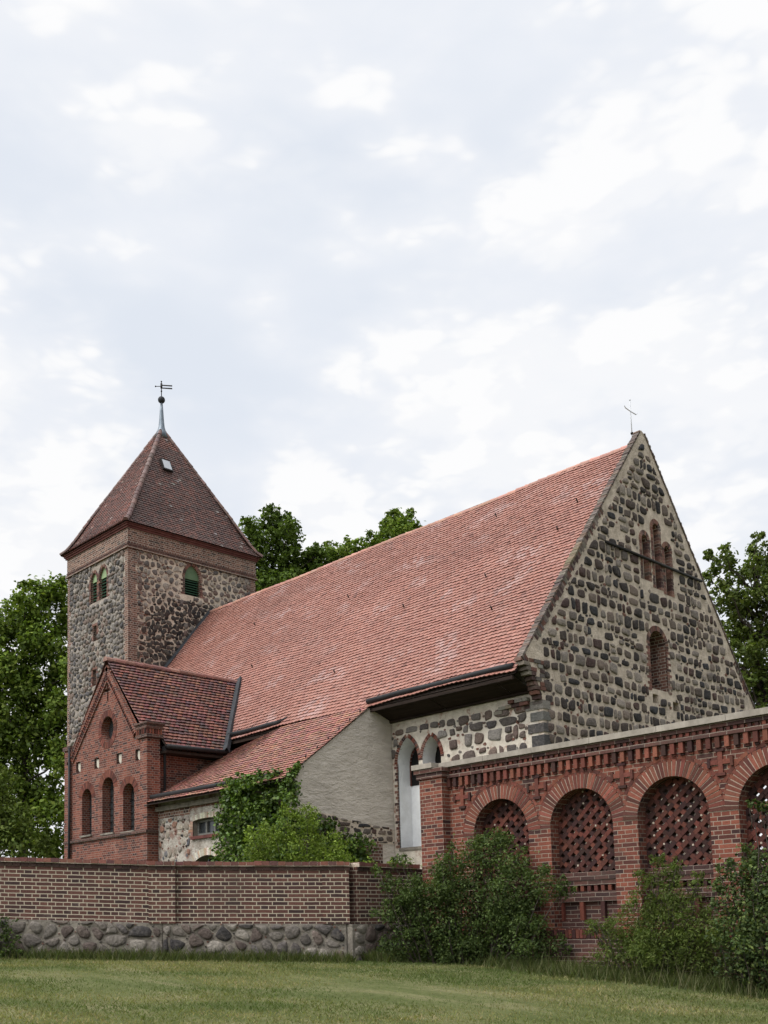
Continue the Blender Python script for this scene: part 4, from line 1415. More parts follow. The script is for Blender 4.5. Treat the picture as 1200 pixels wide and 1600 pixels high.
# ---------------- lean-to
LX0, LX1, LY = -28.42, -21.55, 17.88
LEY, LEZ = 17.38, 3.80
def lean_z(x, y):
    f = max(0.0, min(1.0, (-25.6 - x) / 2.6)); g = max(0.0, (y - LEY) / 3.1)
    return LEZ + 0.675 * (y - LEY) + 0.0135 * (y - LEY) ** 2 - 0.40 * f * g + 0.03 * f
mb = MB(FS(LY))
lw = arch_loop(-25.77, 2.66, 3.12, 1.36, 'segment', 8, 0.04)
ld = arch_loop(-25.72, 0.55, 1.86, 1.36, 'segment', 10, 0.14)
mb.sheet([(LX0, GZ), (LX1, GZ), (LX1, 3.95), (LX0, 3.95)], [lw, ld], 0, 'rubble')
stones(mb, [(LX0 + 0.05, 0.6), (-26.6, 0.6), (-26.6, 3.35), (LX0 + 0.05, 3.35)], [], 0.33, 0.27, 0.80, 0.03, seed=81, rows=0.4,
       pal=[(0.13, 0.125, 0.125), (0.30, 0.25, 0.20), (0.22, 0.12, 0.085), (0.36, 0.31, 0.25), (0.10, 0.10, 0.11), (0.26, 0.22, 0.19)], chance=0.8, chips=0.6)
stones(mb, [(-24.9, 0.6), (LX1, 0.6), (LX1, 3.3), (-24.9, 3.3)], [], 0.33, 0.27, 0.8, 0.03, seed=82, rows=0.4, chance=0.7)
mb.block(LX0, -26.6, 3.36, 3.70, -0.01, 0.012, 'old_brick', back=False)
mb.block(-26.6, LX1, 3.52, 3.70, -0.01, 0.012, 'old_brick', back=False)
mb.block(LX0 + 0.02, LX1, 3.58, 3.72, -0.01, 0.12, 'mortar_dark', back=False)
lean = mb.build('lean_to_wall', church)
mb = MB(FS(LY))
mb.reveal(lw, -0.22, 0, 'mortar_dark')
mb.face([(a, b, -0.22) for a, b in lw], 'glass')
ring_blocks(mb, -25.77, 3.12, 1.36, 0.17, 18, -0.02, 0.02, 'old_block', [(0.42, 0.36, 0.28), (0.5, 0.45, 0.37), (0.3, 0.2, 0.15), (0.46, 0.4, 0.33)], 'segment', 0.04)
jamb_blocks(mb, -25.77 - 0.68, -1, 2.62, 3.12, -0.02, 0.014, 'old_block', [(0.28, 0.14, 0.1), (0.34, 0.22, 0.16)], 0.085, 0.12, 0.2)
lwin = mb.build('low_window', lean)
mb = MB(FS(LY))
for x in (-26.42, -25.98, -25.55, -25.12):
    mb.block(x - 0.035, x + 0.035, 2.67, 3.15, -0.215, -0.16, 'greywood')
for z in (2.67, 3.08):
    mb.block(-26.44, -25.10, z, z + 0.07, -0.213, -0.155, 'greywood')
mb.build('window_frame', lean)
mb = MB(FS(LY))
mb.block(-26.5, -25.0, 2.56, 2.655, -0.2, 0.07, 'redwood')
mb.build('window_sill', lean)
mb = MB(FS(LY))
mb.reveal(ld, -0.45, 0, 'mortar_dark')
mb.face([(a, b, -0.45) for a, b in ld], 'dark')
ring_blocks(mb, -25.72, 1.86, 1.36, 0.22, 20, -0.02, 0.02, 'old_block', [(0.5, 0.45, 0.37), (0.55, 0.5, 0.42), (0.4, 0.3, 0.22)], 'segment', 0.14)
for k in range(5):
    x = -26.1 + k * 0.22
    mb.tube([(x, LY + 0.25, 0.6), (x + 0.25, LY + 0.15, 2.0)], 0.022, 'bright_zinc', 5)
mb.build('barred_opening', lean)
# plastered end wall
mb = MB(FE(LX1))
ep = [(LY - 0.02, GZ), (21.62, GZ), (21.62, 5.72), (21.50, 5.95), (21.25, 6.08), (20.95, 6.16), (20.70, 6.15), (20.2, lean_z(LX1, 20.2) - 0.03), (19.0, lean_z(LX1, 19.0) - 0.03), (LY - 0.02, lean_z(LX1, LY) - 0.03)]
mb.sheet(ep, [], 0, 'plaster')
mb.reveal(ep, -0.4, 0, 'plaster')
base = [(18.3, 2.2), (21.58, 2.2), (21.58, 2.66), (18.3, 3.02)]
mb.prism([(18.2, 2.18), (21.62, 2.18), (21.62, 2.62), (21.4, 2.60), (21.2, 2.68), (20.9, 2.64), (20.6, 2.75), (20.3, 2.70), (20.0, 2.82), (19.6, 2.80), (19.2, 2.95), (18.2, 3.0)], -0.02, 0.006, 'mortar', back=False)
stones(mb, base, [], 0.36, 0.21, 0.86, 0.03, seed=94, chance=1.0, big=0.2, chips=0.5, coursed=True)
u = 18.3
mb.block(LY, 21.1, GZ, 2.17, -0.02, 0.018, 'old_brick', back=False)
end = mb.build('plastered_end_wall', church)
# lean-to roof
mb = MB()
LL = math.hypot(1, 0.675)
PL = lambda u, v: (u, LEY + v / LL, lean_z(u, LEY + v / LL))
Lrow = 26
elen = (20.74 - LEY) * LL / Lrow
def lcol(u, v, rnd):
    n = noise.noise(Vector((u * 0.6, v * 0.8, 9.3)))
    c = rnd.choice([(0.33, 0.155, 0.115), (0.37, 0.18, 0.135), (0.29, 0.13, 0.10), (0.25, 0.12, 0.095)])
    return tuple(q * (1 + 0.2 * n + rnd.uniform(-0.13, 0.13)) for q in c)
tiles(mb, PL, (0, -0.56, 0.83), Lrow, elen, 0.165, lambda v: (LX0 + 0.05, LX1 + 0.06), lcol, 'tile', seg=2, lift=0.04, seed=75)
mb.face([(LX0, LEY + 0.03, LEZ - 0.03), (LX1 + 0.03, LEY + 0.03, LEZ - 0.03), (LX1 + 0.03, 20.72, lean_z(LX1, 20.72) - 0.05), (LX0, 20.72, lean_z(LX0, 20.72) - 0.05)], 'under', local=False)
lroof = mb.build('lean_to_roof', church)
mb = MB()
mb.tube([(LX0 + 0.1, LEY + 0.22, LEZ + 0.24), (-21.9, LEY + 0.22, LEZ + 0.21)], 0.075, 'zinc', 8)
mb.build('gutter', lroof)
mb = MB()
for k in range(7):
    y = 17.9 + k * 0.42
    mb.tube([(LX1 - 0.08, y, lean_z(LX1, y) + 0.03), (LX1 - 0.06, y, lean_z(LX1, y) + 0.12)], 0.02, 'iron', 5)
mb.build('roof_hook', lroof)['kind'] = 'stuff'

# ================================================================== ARCADE WALL
YW = 12.93
arc = thing('arcade_wall', 'tall red brick wall with round blind arches filled with diagonal brick lattice', 'wall', (-9, YW, -0.6))
ACX = [-10.49, -8.95, -7.42, -5.885, -4.35, -2.815]
AR, ASP, AB = 0.56, 1.31, -0.22
XA0, XA1 = -11.75, -1.9
FAw = FS(YW)
holes = [arch_loop(c, AB, ASP, 2 * AR, 'round', 20) for c in ACX]
mb = MB(FAw)
mb.sheet([(XA0, -0.9), (XA1, -0.9), (XA1, 2.52), (XA0, 2.52)], holes, 0, 'arcade_brick')
for h in holes:
    mb.reveal(h, -0.42, 0, 'arcade_brick')
mb.sheet([(XA0, -0.9), (XA1, -0.9), (XA1, 2.52), (XA0, 2.52)], holes, -0.42, 'arcade_brick')
mb.face([(XA1, -0.9, 0), (XA1, -0.9, -0.42), (XA1, 2.52, -0.42), (XA1, 2.52, 0)], 'arcade_brick')
abody = mb.build('arcade_body', arc)
LZ = 0.62
for c in ACX:
    mb = MB(FAw)
    ring_blocks(mb, c, ASP, 2 * AR, 0.235, 33, -0.03, 0.010, 'block', BR[1:], gap=0.19)
    # header ring outside it
    n = 20
    for q in range(n):
        b0, b1 = math.pi * (q + 0.05) / n, math.pi * (q + 0.95) / n
        f = lambda r, b: (c + r * math.cos(b), ASP + r * math.sin(b))
        if abs(AR + 0.30) * abs(math.cos((b0 + b1) / 2)) > 0.755:
            continue
        mb.prism([f(AR + 0.245, b0), f(AR + 0.30, b0), f(AR + 0.30, b1), f(AR + 0.245, b1)], -0.02, 0.006, 'block', brick_col(BR[1:4]), back=False)
    b_ = [(c + (AR + 0.31) * math.cos(a), ASP + (AR + 0.31) * math.sin(a)) for a in np.linspace(0.50, math.pi - 0.50, 21)]
    i_ = [(c + AR * math.cos(a), ASP + AR * math.sin(a)) for a in np.linspace(0.0, math.pi, 21)]
    ob = [(c + (AR + 0.21) * math.cos(a), ASP + (AR + 0.21) * math.sin(a)) for a in np.linspace(0, math.pi, 21)]
    for k in range(20):
        mb.face([(*i_[k], 0.003), (*ob[k], 0.003), (*ob[k + 1], 0.003), (*i_[k + 1], 0.003)], 'joint')
    mb.build('arch_ring', arc)
    # diagonal lattice of bricks laid edgewise
    mb = MB(FAw)
    PU, PV = 0.200, 0.178
    th_ = math.atan2(PV, PU)
    hl = math.hypot(PU, PV) / 2
    bw = 0.064
    nu_, nv_ = 9, 11
    for i in range(-nu_, nu_ + 1):
        for j in range(-nv_, nv_ + 1):
            if (i + j) % 2:
                continue
            uu, vv = c + i * PU / 2, LZ + 0.62 + j * PV / 2
            for sgn, w_off in ((1, 0.0), (-1, -0.004)):
                du, dv = math.cos(th_) * sgn, math.sin(th_)
                a0 = (uu + du * (0.034 if sgn < 0 else 0.003), vv + dv * (0.034 if sgn < 0 else 0.003))
                a1 = (uu + du * (hl - 0.034 if sgn < 0 else hl - 0.003), vv + dv * (hl - 0.034 if sgn < 0 else hl - 0.003))
                mu, mv = (a0[0] + a1[0]) / 2, (a0[1] + a1[1]) / 2
                if mv < LZ + 0.01 or mv > ASP + AR + 0.06 or abs(mu - c) > AR + 0.05:
                    continue
                if mv > ASP and math.hypot(mu - c, mv - ASP) > AR + 0.07:
                    continue
                nx, ny = -dv * bw / 2, du * bw / 2
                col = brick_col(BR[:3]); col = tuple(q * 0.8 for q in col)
                wj = random.uniform(-0.006, 0.006)
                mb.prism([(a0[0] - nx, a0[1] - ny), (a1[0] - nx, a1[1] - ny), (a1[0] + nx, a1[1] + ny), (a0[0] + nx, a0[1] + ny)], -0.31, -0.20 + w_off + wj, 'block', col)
                if sgn < 0 and random.random() < 0.22:        # mortar squeezed out at the joint
                    e = a1 if random.random() < 0.5 else a0
                    mb.block(e[0] - 0.013, e[0] + 0.013, e[1] - 0.014, e[1] + 0.012, -0.30, -0.197, 'joint')
    mb.build('brick_lattice', arc)
    # infill below the lattice: sill courses, row of gaps, sunk panels, soldier course
    mb = MB(FAw)
    x0_, x1_ = c - AR, c + AR
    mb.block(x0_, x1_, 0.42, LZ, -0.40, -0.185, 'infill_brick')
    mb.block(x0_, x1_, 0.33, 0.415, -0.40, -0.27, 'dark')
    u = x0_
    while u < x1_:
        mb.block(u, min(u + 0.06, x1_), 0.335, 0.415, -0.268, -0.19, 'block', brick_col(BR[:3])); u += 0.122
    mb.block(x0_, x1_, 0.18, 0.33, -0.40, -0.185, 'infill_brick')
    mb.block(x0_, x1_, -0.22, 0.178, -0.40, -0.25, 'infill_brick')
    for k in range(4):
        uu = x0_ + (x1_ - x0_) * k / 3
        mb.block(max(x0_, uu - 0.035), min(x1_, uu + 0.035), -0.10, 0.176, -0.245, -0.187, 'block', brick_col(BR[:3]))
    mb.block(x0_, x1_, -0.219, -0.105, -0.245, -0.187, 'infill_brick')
    mb.build('arch_infill', arc)
# cornice: dentil row, ledge and coping
mb = MB(FAw)
u = XA0 + 0.06
while u < XA1 - 0.05:
    mb.block(u, u + 0.066, 2.165, 2.315, -0.01, 0.060 + random.uniform(-0.004, 0.004), 'block', brick_col(BR))
    mb.block(u + 0.004, u + 0.062, 2.135, 2.160, -0.01, 0.03, 'block', brick_col(BR[:3]))
    u += 0.135
mb.build('dentil_course', arc)
mb = MB(FAw)
mb.block(XA0, XA1, 2.32, 2.378, -0.01, 0.075, 'infill_brick')
mb.block(XA0, XA1, 2.44, 2.50, -0.01, 0.05, 'infill_brick')
u = XA0 + 0.02
while u < XA1:
    mb.block(u, u + 0.05, 2.382, 2.436, -0.01, 0.035, 'block', brick_col(BR[:3])); u += 0.10
mb.build('cornice_ledge', arc)
mb = MB(FAw)
u = XA0
while u < XA1:
    L = random.uniform(0.95, 1.15)
    mb.prism([(u + 0.003, 2.505), (min(u + L, XA1) - 0.003, 2.505), (min(u + L, XA1) - 0.003, 2.59), (u + 0.003, 2.59)], -0.47, 0.10, 'coping')
    u += L
mb.block(-12.17, XA0 + 0.05, 2.507, 2.592, -0.47, 0.27, 'coping')
mb.build('stone_coping', arc)
for c in [-11.26] + [(a + b) / 2 for a, b in zip(ACX[:-1], ACX[1:])]:
    mb = MB(FAw)
    z = 1.97
    mb.block(c - 0.033, c + 0.033, z - 0.17, z + 0.18, -0.01, 0.028, 'block', brick_col(BR[1:4]))
    mb.block(c - 0.17, c - 0.036, z - 0.03, z + 0.035, -0.01, 0.026, 'block', brick_col(BR[1:4]))
    mb.block(c + 0.036, c + 0.17, z - 0.03, z + 0.035, -0.01, 0.030, 'block', brick_col(BR[1:4]))
    for (du, dv, a, b) in ((-0.165, 0, 0.02, 0.065), (0.165, 0, 0.02, 0.065), (0, 0.165, 0.065, 0.02), (0, -0.165, 0.065, 0.02)):
        mb.block(c + du - a, c + du + a, z + dv - b, z + dv + b, -0.01, 0.036, 'block', brick_col(BR[:2]))
    mb.build('relief_cross', arc)
mb = MB(FAw)
mb.block(-12.07, -11.56, -0.9, 2.34, -0.42, 0.18, 'arcade_brick')
mb.block(-12.11, -11.52, 2.34, 2.43, -0.44, 0.215, 'infill_brick')
mb.block(-12.14, -11.49, 2.432, 2.50, -0.45, 0.245, 'infill_brick')
mb.build('end_pier', arc)
mb = MB(FAw)
u = XA0
while u < XA1:
    mb.block(u, u + 0.055, -0.36, -0.235, -0.01, 0.035, 'block', brick_col(BR[:3])); u += 0.066
mb.block(XA0, XA1, -1.0, -0.37, -0.01, 0.05, 'infill_brick')
mb.build('plinth', arc)

# ================================================================== LOW BOUNDARY WALL
bw_ = thing('boundary_wall', 'low red brick wall with pale joints on a base of grey fieldstones', 'wall', (-14, 9.2, -0.6))
A0, A1 = Vector((-16.00, 7.26, 0)), Vector((-12.24, 11.06, 0))
dA = (A1 - A0); LA = dA.length; dA.normalize()
nA = Vector((dA.y, -dA.x, 0))                   # towards the camera
B0, B1 = Vector((-12.10, 11.26, 0)), Vector((-12.13, 12.80, 0))

def frame(o, d, n, slope=0.0, z0=0.0):
    return lambda u, v, w_: (o.x + d.x * u + n.x * w_, o.y + d.y * u + n.y * w_, v + z0 + slope * u)

# top edge: 1.16 at the left end, falling to 0.97 at mid pilaster and level afterwards
pilA, pilB = 2.30, 2.72          # distance of the middle pilaster from A0 along the wall
slopeL = -0.055
FL = frame(A0, dA, nA, slopeL, 1.155)
FM = frame(A0, dA, nA, -0.030, 1.155 + (slopeL + 0.030) * pilB)
dB = (B1 - B0).normalized(); nB = Vector((dB.y, -dB.x, 0))
zc_ = 1.155 + (slopeL + 0.030) * pilB - 0.030 * LA
FR = frame(B0, dB, nB, -0.012, zc_ - 0.01)
BH = 0.98                        # brick height under the coping

def brick_panel(F, u0, u1, w1, nm):
    mb = MB(F)
    def f(pts): mb.face(pts, 'wall_brick', uvs=[(p[0] + p[2], p[1]) for p in pts])
    t = -0.36
    f([(u0, -BH, w1), (u1, -BH, w1), (u1, -0.07, w1), (u0, -0.07, w1)])
    f([(u1, -BH, t), (u0, -BH, t), (u0, -0.07, t), (u1, -0.07, t)])
    f([(u0, -BH, t), (u0, -BH, w1), (u0, -0.07, w1), (u0, -0.07, t)])
    f([(u1, -BH, w1), (u1, -BH, t), (u1, -0.07, t), (u1, -0.07, w1)])
    f([(u0, -0.07, w1), (u1, -0.07, w1), (u1, -0.07, t), (u0, -0.07, t)])
    return mb.build(nm, bw_)

def coping_run(F, u0, u1, w1):
    mb = MB(F)
    u = u0
    while u < u1 - 0.02:
        ub = min(u + 0.125, u1)
        c = jit(random.choice([(0.155, 0.062, 0.048), (0.19, 0.08, 0.06), (0.13, 0.055, 0.047), (0.11, 0.05, 0.044)]), 0.15)
        j = random.uniform(-0.008, 0.008)
        mb.prism([(u + 0.004, -0.062), (ub - 0.004, -0.062), (ub - 0.004, 0.0 + j), (u + 0.004, 0.0 + j)], -0.40, w1 + 0.055 + j, 'block', c)
        u = ub
    mb.block(u0, u1, -0.075, -0.008, -0.392, w1 + 0.044, 'mortar')
    # course of darker headers below
    u = u0
    while u < u1 - 0.02:
        ub = min(u + 0.125, u1)
        mb.block(u + 0.004, ub - 0.004, -0.135, -0.078, -0.01, w1 + 0.014, 'block', jit((0.06, 0.035, 0.03), 0.3), back=False)
        u = ub
    return mb.build('brick_coping', bw_)

UL = -7.5
brick_panel(FL, UL, pilA + 0.1, 0.0, 'brick_panel')
brick_panel(FM, pilB - 0.08, LA - 0.30, 0.0, 'brick_panel')
brick_panel(FR, 0.0, (B1 - B0).length + 0.1, 0.0, 'brick_panel')
brick_panel(FM, pilA, pilB, 0.075, 'brick_pilaster')
brick_panel(FM, LA - 0.30, LA + 0.12, 0.075, 'brick_pilaster')
coping_run(FL, UL, pilA, 0.0)
coping_run(FM, pilB, LA - 0.32, 0.0)
coping_run(FM, pilA, pilB, 0.075)
coping_run(FM, LA - 0.32, LA + 0.14, 0.075)
coping_run(FR, 0.02, (B1 - B0).length - 0.1, 0.0)
GR = [(0.11, 0.095, 0.083), (0.135, 0.115, 0.098), (0.09, 0.078, 0.072), (0.16, 0.14, 0.12), (0.10, 0.076, 0.065), (0.05, 0.045, 0.044), (0.12, 0.092, 0.078), (0.22, 0.195, 0.165)]
def stone_base(F, u0, u1, seed):
    mb = MB(F)
    def q(a): mb.face(a, 'mortar_dark')
    q([(u0, -2.2, 0.05), (u1, -2.2, 0.05), (u1, -BH, 0.05), (u0, -BH, 0.05)])
    q([(u0, -BH, 0.05), (u1, -BH, 0.05), (u1, -BH, -0.36), (u0, -BH, -0.36)])
    q([(u1, -2.2, -0.36), (u0, -2.2, -0.36), (u0, -BH, -0.36), (u1, -BH, -0.36)])
    q([(u1, -2.2, 0.05), (u1, -2.2, -0.36), (u1, -BH, -0.36), (u1, -BH, 0.05)])
    q([(u0, -2.2, -0.36), (u0, -2.2, 0.05), (u0, -BH, 0.05), (u0, -BH, -0.36)])
    F0 = mb.F
    mb.F = lambda a, b, c: F0(a, -1.0 * b - 2.94, c + 0.05)
    stones(mb, [(u0 + 0.02, -1.95), (u1 - 0.02, -1.95), (u1 - 0.02, -BH - 0.01), (u0 + 0.02, -BH - 0.01)], [], 0.24, 0.175, 0.95, 0.04, seed=seed, pal=GR, rows=0.5, big=0.25, chips=0.5)
    return mb.build('fieldstone_base', bw_)
stone_base(FL, UL, pilA + 0.22, 101)
stone_base(FM, pilA + 0.2, LA + 0.06, 102)
stone_base(FR, -0.17, (B1 - B0).length + 0.1, 103)


# ================================================================== TREES
def limb(mb, a, b, r0, r1, rnd, n=5, wob=0.25):
    a, b = Vector(a), Vector(b)
    pts, rs = [], []
    for k in range(n + 1):
        f = k / n
        j = 0 if k in (0, n) else wob
        pts.append(a.lerp(b, f) + Vector((rnd.uniform(-j, j), rnd.uniform(-j, j), rnd.uniform(-j, j) * 0.5)))
        rs.append(r0 + (r1 - r0) * f)
    mb.tube([tuple(p) for p in pts], rs, 'bark', 6)


RV = Vector((rx.x, rx.y, 0)).normalized()
DV = Vector((-RV.y, RV.x, 0))

def tree(name, label, base, clumps, pal, leaf, per, seed, depth=1.6, trunk_r=0.35, group='trees round the church', trunk=True, extra=(), squash=0.85):
    rnd = random.Random(seed)
    t = thing(name, label, 'tree', (base[0], base[1], GZ), group)
    b = Vector((base[0], base[1], 0))
    world_c = []
    for (lat, z, r) in clumps:
        copies = [(0.0, 1.0)] + [(rnd.uniform(0.6, depth) * rnd.choice((1, -1)), 0.95)]
        for dd, k in copies:
            p = b + RV * (lat + (rnd.uniform(-0.3, 0.3) if dd else 0)) + DV * (dd + rnd.uniform(-0.3, 0.3))
            world_c.append((p.x, p.y, z, r * k * rnd.uniform(0.9, 1.05)))
    for (lat, dep, z, r) in extra:
        p = b + RV * lat + DV * dep
        world_c.append((p.x, p.y, z, r))
    small = []
    for (x, y, z, r) in world_c:                # sprigs that break the outline
        for k in range(5):
            d_ = Vector((rnd.gauss(0, 1), rnd.gauss(0, 1), rnd.gauss(0.35, 0.9))).normalized()
            small.append((x + d_.x * r * 0.95, y + d_.y * r * 0.95, z + d_.z * r * 0.9, r * rnd.uniform(0.22, 0.42)))
    leaves('crown', world_c, per, leaf, pal, 'leaf', t, seed=seed, shell=0.35, squash=squash)
    o = leaves('crown', small, per * 1.15, leaf, pal, 'leaf', t, seed=seed + 1, shell=0.2, squash=0.95)
    # one crown: join the two leaf meshes
    ch = [c for c in t.children if c.name.startswith('crown')]
    join(ch)
    mb = MB()
    top = max(c[2] for c in world_c)
    cz = min(c[2] for c in world_c)
    lat0 = sum(c[0] for c in world_c) / len(world_c), sum(c[1] for c in world_c) / len(world_c)
    fork = Vector((lat0[0], lat0[1], GZ + (cz - GZ) * 0.9 + 0.4))
    root = Vector((lat0[0], lat0[1], GZ - 0.2))
    limb(mb, root, fork, trunk_r, trunk_r * 0.8, rnd)
    limb(mb, fork, (lat0[0], lat0[1], top - 1.0), trunk_r * 0.8, 0.05, rnd, 8, 0.35)
    for (x, y, z, r) in world_c[::1]:
        zz = max(fork.z, z - rnd.uniform(0.8, 2.2))
        f = (zz - fork.z) / max(0.1, top - fork.z)
        limb(mb, (lat0[0], lat0[1], zz), (x, y, z), 0.09 * (1.2 - f), 0.02, rnd, 4, 0.15)
    mb.build('trunk', t)
    return t


def join(objs):
    """merge meshes of equal face size into the first object"""
    base = objs[0]
    V, F, C = [], [], []
    off = 0
    for o in objs:
        me = o.data
        v = np.empty(len(me.vertices) * 3, dtype=np.float32); me.vertices.foreach_get('co', v)
        f = np.empty(len(me.loops), dtype=np.int32); me.loops.foreach_get('vertex_index', f)
        c = np.empty(len(me.loops) * 4, dtype=np.float32); me.color_attributes['col'].data.foreach_get('color', c)
        V.append(v.reshape(-1, 3)); F.append(f.reshape(-1, 4) + off); C.append(c.reshape(-1, 4, 4)[:, 0, :3])
        off += len(v) // 3
    par, mat_name = base.parent, [k for k, m_ in M.items() if m_ == base.data.materials[0]][0]
    nm = 'crown' if base.name.startswith('crown') else base.name.split('.')[0]
    for o in objs:
        me = o.data
        bpy.data.objects.remove(o); bpy.data.meshes.remove(me)
    return mesh_np(nm, np.vstack(V), np.vstack(F), np.vstack(C), mat_name, par)


G1 = [(0.090, 0.138, 0.022), (0.112, 0.165, 0.026), (0.135, 0.188, 0.032), (0.070, 0.110, 0.020), (0.16, 0.205, 0.040)]
G2 = [(0.072, 0.112, 0.021), (0.090, 0.135, 0.025), (0.108, 0.155, 0.029), (0.056, 0.090, 0.019)]
G3 = [(0.066, 0.096, 0.022), (0.084, 0.115, 0.026), (0.100, 0.132, 0.030), (0.12, 0.15, 0.036)]

left_c = [(2.81, 19.73, 0.96), (1.67, 19.03, 1.11), (0.72, 17.95, 1.26), (3.31, 18.06, 1.11), (-0.78, 17.44, 1.48), (2.16, 16.62, 1.41), (0.27, 15.2, 1.48), (3.61, 15.47, 1.26), (-1.6, 14.51, 1.85), (2.08, 13.67, 1.48), (0.56, 12.24, 1.55), (3.53, 12.53, 1.33), (-1.32, 11.19, 1.85), (2.0, 10.73, 1.55), (3.44, 9.58, 1.26), (0.09, 8.94, 1.63), (-2.15, 8.27, 1.85), (1.91, 7.79, 1.48), (3.36, 6.64, 1.11), (0.38, 5.99, 1.48), (-1.49, 5.31, 1.63), (2.38, 4.83, 1.11), (5.07, 14.69, 1.48), (4.97, 11.01, 1.48), (-3.2, 12.8, 1.8), (-3.5, 16, 1.6), (-3.4, 9.6, 1.9)]
tree('deciduous_tree', 'tall bright green tree standing behind the left side of the church tower', (-57.91, 26.33), left_c, G1, 0.27, 330, 201)
und = [(-3.4, 5.6, 1.6), (-1.8, 6.2, 1.6), (-0.2, 5.2, 1.6), (1.4, 6.0, 1.5), (3.0, 5.4, 1.4), (3.8, 4.2, 1.2), (-0.6, 7.6, 1.4), (2.2, 7.4, 1.3), (-3.0, 2.2, 1.5), (-1.2, 2.5, 1.6), (0.6, 2.4, 1.5), (2.2, 2.6, 1.4), (3.6, 2.4, 1.2), (1.4, 3.8, 1.3), (-2, 4, 1.4)]
tree('dark_bush', 'dark leafy bush under the tall tree left of the brick annex', (-52.0, 20.5), und, G3, 0.22, 260, 202, group='trees round the church', trunk_r=0.12)
t1_c = [(0.29, 26.17, 0.81), (1.39, 25.93, 0.81), (-0.87, 25.39, 0.9), (1.76, 24.91, 0.73), (-1.31, 24.39, 0.73), (0.33, 24.54, 1.06), (1.32, 23.71, 0.98), (-0.72, 23.36, 1.06), (2.25, 23.4, 0.73), (0.68, 22.51, 1.14), (-0.36, 21.73, 1.06), (2.96, 23.86, 0.65), (2.72, 22.65, 0.9), (1.47, 21.68, 1.06), (-1.56, 22.77, 0.81), (3.54, 23.04, 0.73), (3.36, 23.85, 0.57), (0.5, 20, 1.6), (2.4, 20.5, 1.5), (-1.6, 20.2, 1.5), (0.5, 17.5, 2.0), (2.8, 17.8, 1.8), (-1.8, 17.6, 1.8)]
tree('deciduous_tree', 'broad green tree rising just right of the tower roof behind the nave', (-51.89, 41.04), t1_c, G2, 0.27, 330, 203)
t2_c = [(0.56, 25.66, 0.86), (-0.32, 25.26, 0.69), (1.42, 25.73, 0.78), (2.06, 25.19, 0.86), (0.96, 24.58, 1.04), (-0.12, 24.48, 0.78), (-0.74, 25.49, 0.43), (2.51, 25.82, 0.6), (0.8, 22.8, 1.7), (2.4, 22.8, 1.4), (-0.9, 22.6, 1.3), (0.8, 20, 2.0)]
tree('deciduous_tree', 'rounded lower tree top between the two taller trees behind the nave', (-51.41, 47.23), t2_c, G1, 0.27, 330, 204)
t3_c = [(-0.58, 27.86, 0.71), (0.83, 27.6, 0.8), (0.05, 28.07, 0.62), (1.49, 27.36, 0.71), (-0.97, 26.77, 0.71), (0.36, 26.64, 1.07), (1.92, 26.69, 0.62), (-0.47, 28.52, 0.4), (0.94, 28.35, 0.4), (-0.99, 25.89, 0.98), (0.77, 25.4, 1.15), (-0.4, 23.6, 1.6), (1.4, 23.6, 1.6), (0.3, 21, 2.0)]
tree('deciduous_tree', 'light green tree top showing nearest the middle of the nave ridge', (-50.08, 51.43), t3_c, G1, 0.27, 330, 205)
r_c = [(-1.56, 16.44, 0.59), (-2.32, 15.94, 0.41), (-2.04, 15.19, 0.41), (-0.99, 15.75, 0.53), (-0.23, 16.17, 0.53), (0.37, 16.74, 0.59), (1.25, 16.13, 0.89), (-1.62, 14.3, 0.71), (-0.73, 14.42, 0.77), (0.17, 14.69, 0.89), (-2.36, 14.46, 0.3), (-1.35, 13.26, 0.83), (-0.33, 12.93, 0.95), (1.02, 13.48, 1.18), (-0.95, 11.77, 0.83), (0.07, 11.16, 1.01), (-1.68, 12.24, 0.3), (-1.85, 11.5, 0.3), (-0.55, 10.14, 0.71), (0.62, 9.67, 1.07), (-1.28, 10.6, 0.59), (1.56, 11.41, 1.18), (-0.88, 9.12, 0.71), (-2.44, 16.88, 0.18), (-0.21, 17.11, 0.3), (2.6, 14.5, 1.3), (2.8, 12, 1.4), (2.2, 9.5, 1.3), (0.8, 7.6, 1.2), (2.4, 7.2, 1.2), (-0.9, 7.4, 1.0)]
tree('deciduous_tree', 'dark green tree beyond the right slope of the stone gable', (-21.38, 46.56), r_c, G3, 0.22, 360, 206)


